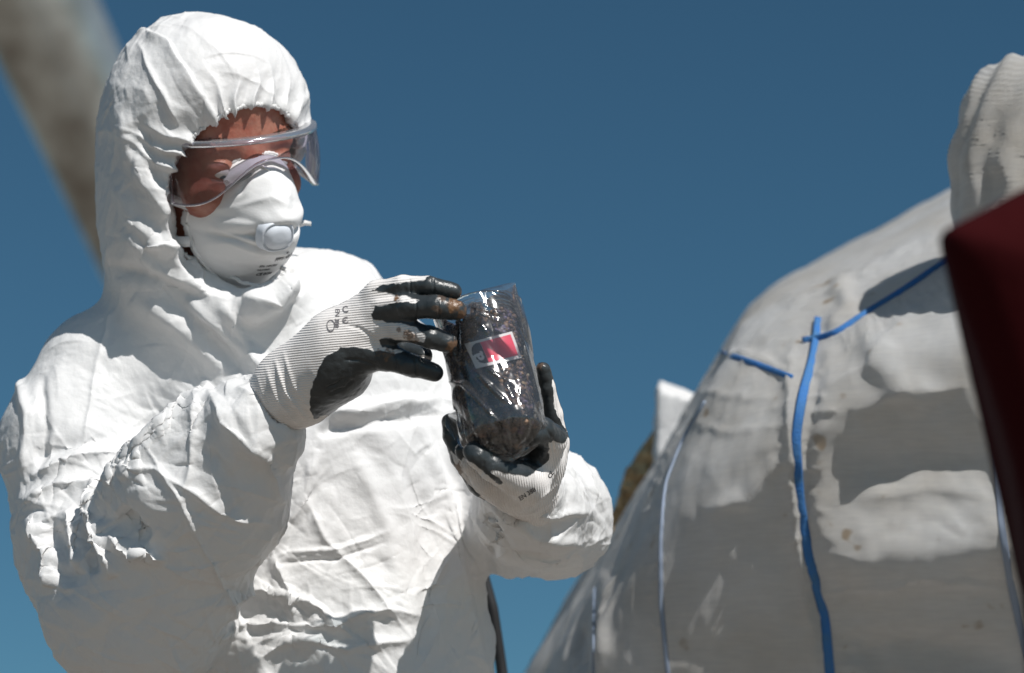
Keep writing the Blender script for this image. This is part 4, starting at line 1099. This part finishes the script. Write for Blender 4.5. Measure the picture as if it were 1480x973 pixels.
def plane3(a, b_, c_, inside_pt):
    a, b_, c_ = map(np.array, (a, b_, c_)); n_ = np.cross(b_ - a, c_ - a); n_ /= np.linalg.norm(n_)
    if (np.array(inside_pt) - a) @ n_ > 0: n_ = -n_
    return n_, a @ n_
ins = V(1400, 800, -.3)
def plane_n(p, n_): n_ = np.array(n_, float); n_ /= np.linalg.norm(n_); return n_, np.array(p) @ n_
PL = [
    plane3(V(765, 973, -.42), V(1052, 500, -.42), V(900, 740, -.9), ins),                       # far left side
    plane3(V(1042, 505, -.29), V(962, 768, -.17), V(900, 760, -.42), ins),                       # left corner panel
    plane3(V(962, 768, -.17), V(1140, 600, -.13), V(1045, 508, -.29), ins),                      # sunlit upper middle
    plane3(V(962, 768, -.17), V(1140, 600, -.12), V(1195, 973, -.245), ins),                      # overhanging lower middle
    plane_n(V(1160, 640, -.11), (-.49, -.14, .86)),                                              # overhanging lower near
    plane_n(V(1160, 610, -.105), (-.30, .60, .75)),                                              # sunlit upper near
    plane3(V(1105, 428, -.42), V(1380, 291, -.35), V(1250, 345, -.8), ins),                       # roof
    plane3(V(1045, 508, -.29), V(1172, 482, -.23), V(1105, 428, -.42), ins),                      # roof apron
    plane3(V(1172, 482, -.23), V(1370, 380, -.22), V(1380, 298, -.36), ins),                      # roof apron near
]
Q = Field((-.20, -1.0, -1.1), (.92, .20, .5), .0085)
def bagf(X, Y, Z):
    r_ = None; k = .03
    for n_, d_ in PL:
        e = X * n_[0] + Y * n_[1] + Z * n_[2] - d_
        if r_ is None: r_ = e
        else: h_ = np.maximum(k - np.abs(r_ - e), 0) / k; r_ = np.maximum(r_, e) + h_ * h_ * k * .25
    r_ = np.maximum(r_, X - .86); r_ = np.maximum(r_, -Z - 1.02); r_ = np.maximum(r_, -Y - .96); return r_
sl, P = Q.sub(Q.lo, Q.lo + Q.h * Q.n); Q.v[sl] = bagf(*P).astype(np.float32)
bp_, bq_ = Q.mesh(); bp_, bq_ = largest(bp_, bq_); bp_ = smooth(bp_, bq_, 3); bp_, bq_ = subdivide(bp_, bq_); bp_ = smooth(bp_, bq_, 3)
bn_ = normals(bp_, bq_)
pp = bp_ + vec_noise(bp_ * 4, 8) * .06
bp_ = bp_ + bn_ * (.008 * fbm(pp * 3, 33) + .0055 * crumple(pp * 5, 44) + .0030 * crumple(pp * 14, 46) + .0012 * crumple(pp * np.array([60, 14, 60]), 48))[:, None]
BAGSTR = [
    ([(1190, 650), (1300, 672), (1400, 655), (1480, 645)], 34, -8, 's'),
    ([(1165, 800), (1290, 790), (1430, 770), (1560, 800)], 56, 36, 's'), ([(1230, 720), (1340, 700), (1440, 712)], 14, 7, 'r'), ([(1200, 850), (1330, 815), (1460, 850)], 12, 8, 'r'), ([(1200, 950), (1330, 940), (1480, 960)], 30, -18, 's'),
    ([(1190, 560), (1260, 530), (1330, 440)], 10, 7, 'r'), ([(1230, 600), (1300, 560), (1400, 560)], 12, 8, 'r'), ([(985, 560), (1060, 575), (1120, 570)], 6, 2, 's'), ([(1000, 610), (1050, 625), (1110, 620)], 6, 2, 's'),
    ([(1120, 440), (1200, 420), (1330, 350)], 8, 6, 'r'), ([(1010, 740), (1080, 720), (1140, 650)], 12, 7, 's'),
    ([(1150, 480), (1140, 620), (1150, 760), (1180, 973)], 9, 9, 'r'), ([(1180, 480), (1172, 600), (1168, 760), (1200, 973)], 9, -5, 's'),
    ([(1240, 470), (1300, 560), (1350, 590)], 22, 10, 's'), ([(1210, 400), (1230, 450), (1190, 480)], 14, 8, 's'),
    ([(880, 830), (870, 900), (868, 973)], 9, 8, 's'), ([(840, 900), (845, 973)], 9, -7, 's'), ([(1042, 512), (1100, 520), (1146, 545)], 8, 5, 's'),
]
rs = random.Random(8)
for k in range(34):      # small puckers that run out from the stitched seams
    y_ = 500 + k * 14 + rs.uniform(-5, 5); x_ = 1178 - 28 * math.exp(-((y_ - 640) / 110) ** 2) + max(0, y_ - 780) * .12; sd_ = 1 if k % 2 else -1; L_ = rs.uniform(18, 60)
    BAGSTR.append(([(x_ + sd_ * 6, y_), (x_ + sd_ * L_, y_ + rs.uniform(-10, 14))], rs.uniform(3, 5), rs.uniform(1.2, 3.0), 'r'))
for k in range(14):
    x_ = 1215 + k * 12; y_ = 484 - (x_ - 1205) * .62; BAGSTR.append(([(x_, y_ + 5), (x_ + rs.uniform(2, 14), y_ + rs.uniform(20, 60))], 4, rs.uniform(1.2, 2.8), 'r'))
for k in range(14):
    y_ = 600 + k * 26; x_ = 965 + 55 * math.exp(-((y_ - 560) / 70) ** 2); BAGSTR.append(([(x_ - 4, y_), (x_ - rs.uniform(15, 45), y_ + rs.uniform(-20, 20))], 4, rs.uniform(1.2, 3.0), 'r'))
bn_ = normals(bp_, bq_); bp_ = bp_ + bn_ * strokes(bp_, bn_, BAGSTR, 5)[:, None]
# lower part down to the ground, outside the picture
bw = to_world(bp_); Z0 = .97; keepf = bw[bq_][:, :, 2].min(1) > Z0 - .02
mesh_obj('bag_body', bp_, bq_[keepf], M_woven, big)
sec = [tuple(p[:2]) for p in bw[(np.abs(bw[:, 2] - Z0) < .02)]]; sec = sorted(set((round(a, 3), round(b, 3)) for a, b in sec))
def half(pts):
    h = []
    for p in pts:
        while len(h) > 1 and (h[-1][0] - h[-2][0]) * (p[1] - h[-2][1]) - (h[-1][1] - h[-2][1]) * (p[0] - h[-2][0]) <= 0: h.pop()
        h.append(p)
    return h
hull = np.array(half(sec)[:-1] + half(sec[::-1])[:-1]); nb = 96; hc = np.vstack([hull, hull[:1]]); dl = np.r_[0, np.cumsum(np.linalg.norm(np.diff(hc, axis=0), axis=1))]
tt_ = np.linspace(0, dl[-1], nb, endpoint=False); ring_ = np.stack([np.interp(tt_, dl, hc[:, k]) for k in (0, 1)], 1); cb = ring_.mean(0); vs = []; nl = 24
for j_ in range(nl + 1):
    t = j_ / nl
    for k, p in enumerate(ring_):
        q_ = cb + (p - cb) * (1 + .05 * math.sin(t * 2.9) + .012 * vnoise(np.array([[k * .3, t * 5, 0]]), 5)[0]); vs.append((q_[0], q_[1], Z0 * (1 - t) + .01 * t + .012 * (j_ == 0)))
fs = [[j_ * nb + k, j_ * nb + (k + 1) % nb, (j_ + 1) * nb + (k + 1) % nb, (j_ + 1) * nb + k] for j_ in range(nl) for k in range(nb)] + [[nl * nb + k for k in range(nb)]]
mesh_obj('bag_bottom', np.array(vs), fs, M_woven, big, world=False)
tG = bvh(bp_, bq_)
def seam(name, pts, wpx, mt, lift=.0016, thick=.0035, step=5):
    pp_ = [];
    for i in range(len(pts) - 1):
        a, c_ = np.array(pts[i], float), np.array(pts[i + 1], float); k_ = max(2, int(np.hypot(*(c_ - a)) / step))
        for t in np.linspace(0, 1, k_, endpoint=False): pp_.append(a * (1 - t) + c_ * t)
    pp_.append(np.array(pts[-1], float)); pp_ = np.array(pp_)
    for _ in range(12): pp_[1:-1] = pp_[1:-1] * .5 + (pp_[:-2] + pp_[2:]) * .25
    P3 = [drop(tG, x, y, lift, 0) for x, y in pp_]; P3 = np.array(P3)
    for _ in range(2): P3[1:-1] = P3[1:-1] * .5 + (P3[:-2] + P3[2:]) * .25
    rr_ = [wpx * .5 * S * (D0 - p[2]) * (1 + .18 * math.sin(i * 2.1)) if False else wpx * .56 * S * (D0 - p[2]) for i, p in enumerate(P3)]
    v, f = tube(P3, rr_, 8, upv=(0, 0, 1.0), thin=.28); return mesh_obj(name, v, f, mt, big)
seam('seam', [(1184, 460), (1178, 510), (1160, 570), (1150, 630), (1155, 720), (1170, 810), (1192, 890), (1200, 980)], 13, M_blue)
seam('seam', [(1160, 494), (1205, 486), (1250, 455), (1300, 425), (1366, 380), (1440, 340)], 12, M_blue)
seam('seam', [(1042, 510), (1090, 525), (1145, 546)], 8, M_blue)
M_bluef = mat('faded_blue_seam', (.22, .27, .36), .7)
seam('seam', [(1440, 640), (1448, 760), (1460, 840), (1480, 930), (1500, 1000)], 10, M_bluef)
seam('seam', [(1020, 580), (985, 640), (962, 700), (955, 780), (955, 870), (966, 980)], 6, M_bluef)
seam('seam', [(860, 850), (858, 980)], 5, M_bluef)
# bunched filling spout
SP = Field(V(1350, 350, -.16) + [0, -.05, -.16], V(1580, 60, -.16) + [.05, .03, .2], .005)
SP.chain([(1452, 340, -.16, 75), (1462, 230, -.16, 90), (1478, 175, -.16, 94)], .02)
sp, sq = SP.mesh(); sp = smooth(sp, sq, 2); sp, sq = subdivide(sp, sq); sp = smooth(sp, sq, 2); sn_ = normals(sp, sq)
cxs, cys = PX(sp); an = np.arctan2(cxs - 1465, 120 + (sp[:, 2] + .1) * 900)
sp = sp + sn_ * (.0028 * np.sin(an * 13 + cys * .035 + 2 * vnoise(sp * 20, 4)) + .0005 * np.sin(cys * .9 + an * 5) + .008 * fbm(sp * 14, 5))[:, None]
mesh_obj('filling_spout', sp, sq, M_woven, big)

# ------------------------------------------------------------------ dark red cloth, near and out of focus
M_redc = mat('dark_red_cloth', (.036, .003, .004), .9, [('noise', 60, .3, .003)], spec=.08)
zc = 1.15
out = [(1354, 350), (1362, 330), (1395, 316), (1440, 292), (1500, 258), (1620, 215), (1740, 260), (1800, 420), (1810, 900), (1800, 1600), (1820, 2400), (1830, 3125), (1500, 3125), (1510, 2400), (1505, 1700), (1508, 1100), (1500, 830), (1464, 670), (1432, 570), (1390, 450)]
C = np.array([V(x, y, zc) for x, y in out]); cen = np.array([V(1640, min(max(y, 420), 3000), zc) for x, y in out])
vs, fs = [], []; nn_ = len(C)
prof = [(.80, -.16), (.93, -.05), (1.0, -.012), (.985, .0), (.9, .016), (.6, .03), (.2, .036)]
for s_, z_ in prof:
    for k, p in enumerate(C): vs.append(cen[k] + (p - cen[k]) * s_ + [0, 0, z_])
for i in range(len(prof) - 1):
    for k in range(nn_): a, b_ = i * nn_ + k, i * nn_ + (k + 1) % nn_; fs.append([a, b_, b_ + nn_, a + nn_])
fs.append([k for k in range(nn_)][::-1]); fs.append([(len(prof) - 1) * nn_ + k for k in range(nn_)])
rc = mesh_obj('red_cloth', vs, fs, M_redc, sub=1); tag(rc, 'dark red cloth hanging at the right edge in front of the white bag', 'cloth')

# ------------------------------------------------------------------ smaller sack peeking out behind
sk = tag(empty('small_sack', Vector(to_world(V(980, 900, -.75))[0])), 'pale sack corner with brown crumbly filling poking up behind the bulk bag', 'sack')
K = Field(V(930, 800, -.75) + [-.02, -.1, -.16], V(1080, 540, -.75) + [.05, .03, .16], .005)
# wedge with a blunt top
SPL = [plane3(V(950, 555, -.70), V(944, 700, -.70), V(950, 555, -.9), V(1000, 700, -.75)), plane3(V(950, 556, -.70), V(1010, 578, -.70), V(980, 556, -.9), V(1000, 700, -.75)),
       plane3(V(950, 555, -.68), V(944, 700, -.66), V(1010, 578, -.66), V(1000, 700, -.75))]
def sackf(X, Y, Z):
    r_ = np.maximum(X - V(1075, 600, -.7)[0], -Z - .86)
    for n_, d_ in SPL:
        e = X * n_[0] + Y * n_[1] + Z * n_[2] - d_; k = .004; h_ = np.maximum(k - np.abs(r_ - e), 0) / k; r_ = np.maximum(r_, e) + h_ * h_ * k * .25
    return np.maximum(r_, -(Y - V(0, 790, -.75)[1]))
sl, P = K.sub(K.lo, K.lo + K.h * K.n); K.v[sl] = sackf(*P).astype(np.float32)
kp, kq = K.mesh(); kp = smooth(kp, kq, 2); kp, kq = subdivide(kp, kq); kp = smooth(kp, kq, 1); kn = normals(kp, kq); kp = kp + kn * (.004 * crumple(kp * 25, 5) + .004 * fbm(kp * 15, 6))[:, None]
mesh_obj('sack_cloth', kp, kq, M_suit, sk)
M_brown = mat('brown_crumbly_fill', (.85, .58, .30), .9, [('cell', 160, .9, .006), ('noise', 60, .6, .01)], var=(90, (.52, .27, .11), .36, .62))
BR_ = Field(V(870, 820, -.75) + [-.02, -.05, -.1], V(990, 600, -.75) + [.0, .03, .1], .004)
BR_.chain([(960, 632, -.74, 18), (930, 690, -.74, 25), (902, 752, -.74, 20), (886, 800, -.74, 20)], .005)
rp, rq = BR_.mesh(); rp = smooth(rp, rq, 1); rn_ = normals(rp, rq); rp = rp + rn_ * (.006 * fbm(rp * 90, 3))[:, None]
mesh_obj('brown_filling', rp, rq, M_brown, sk)
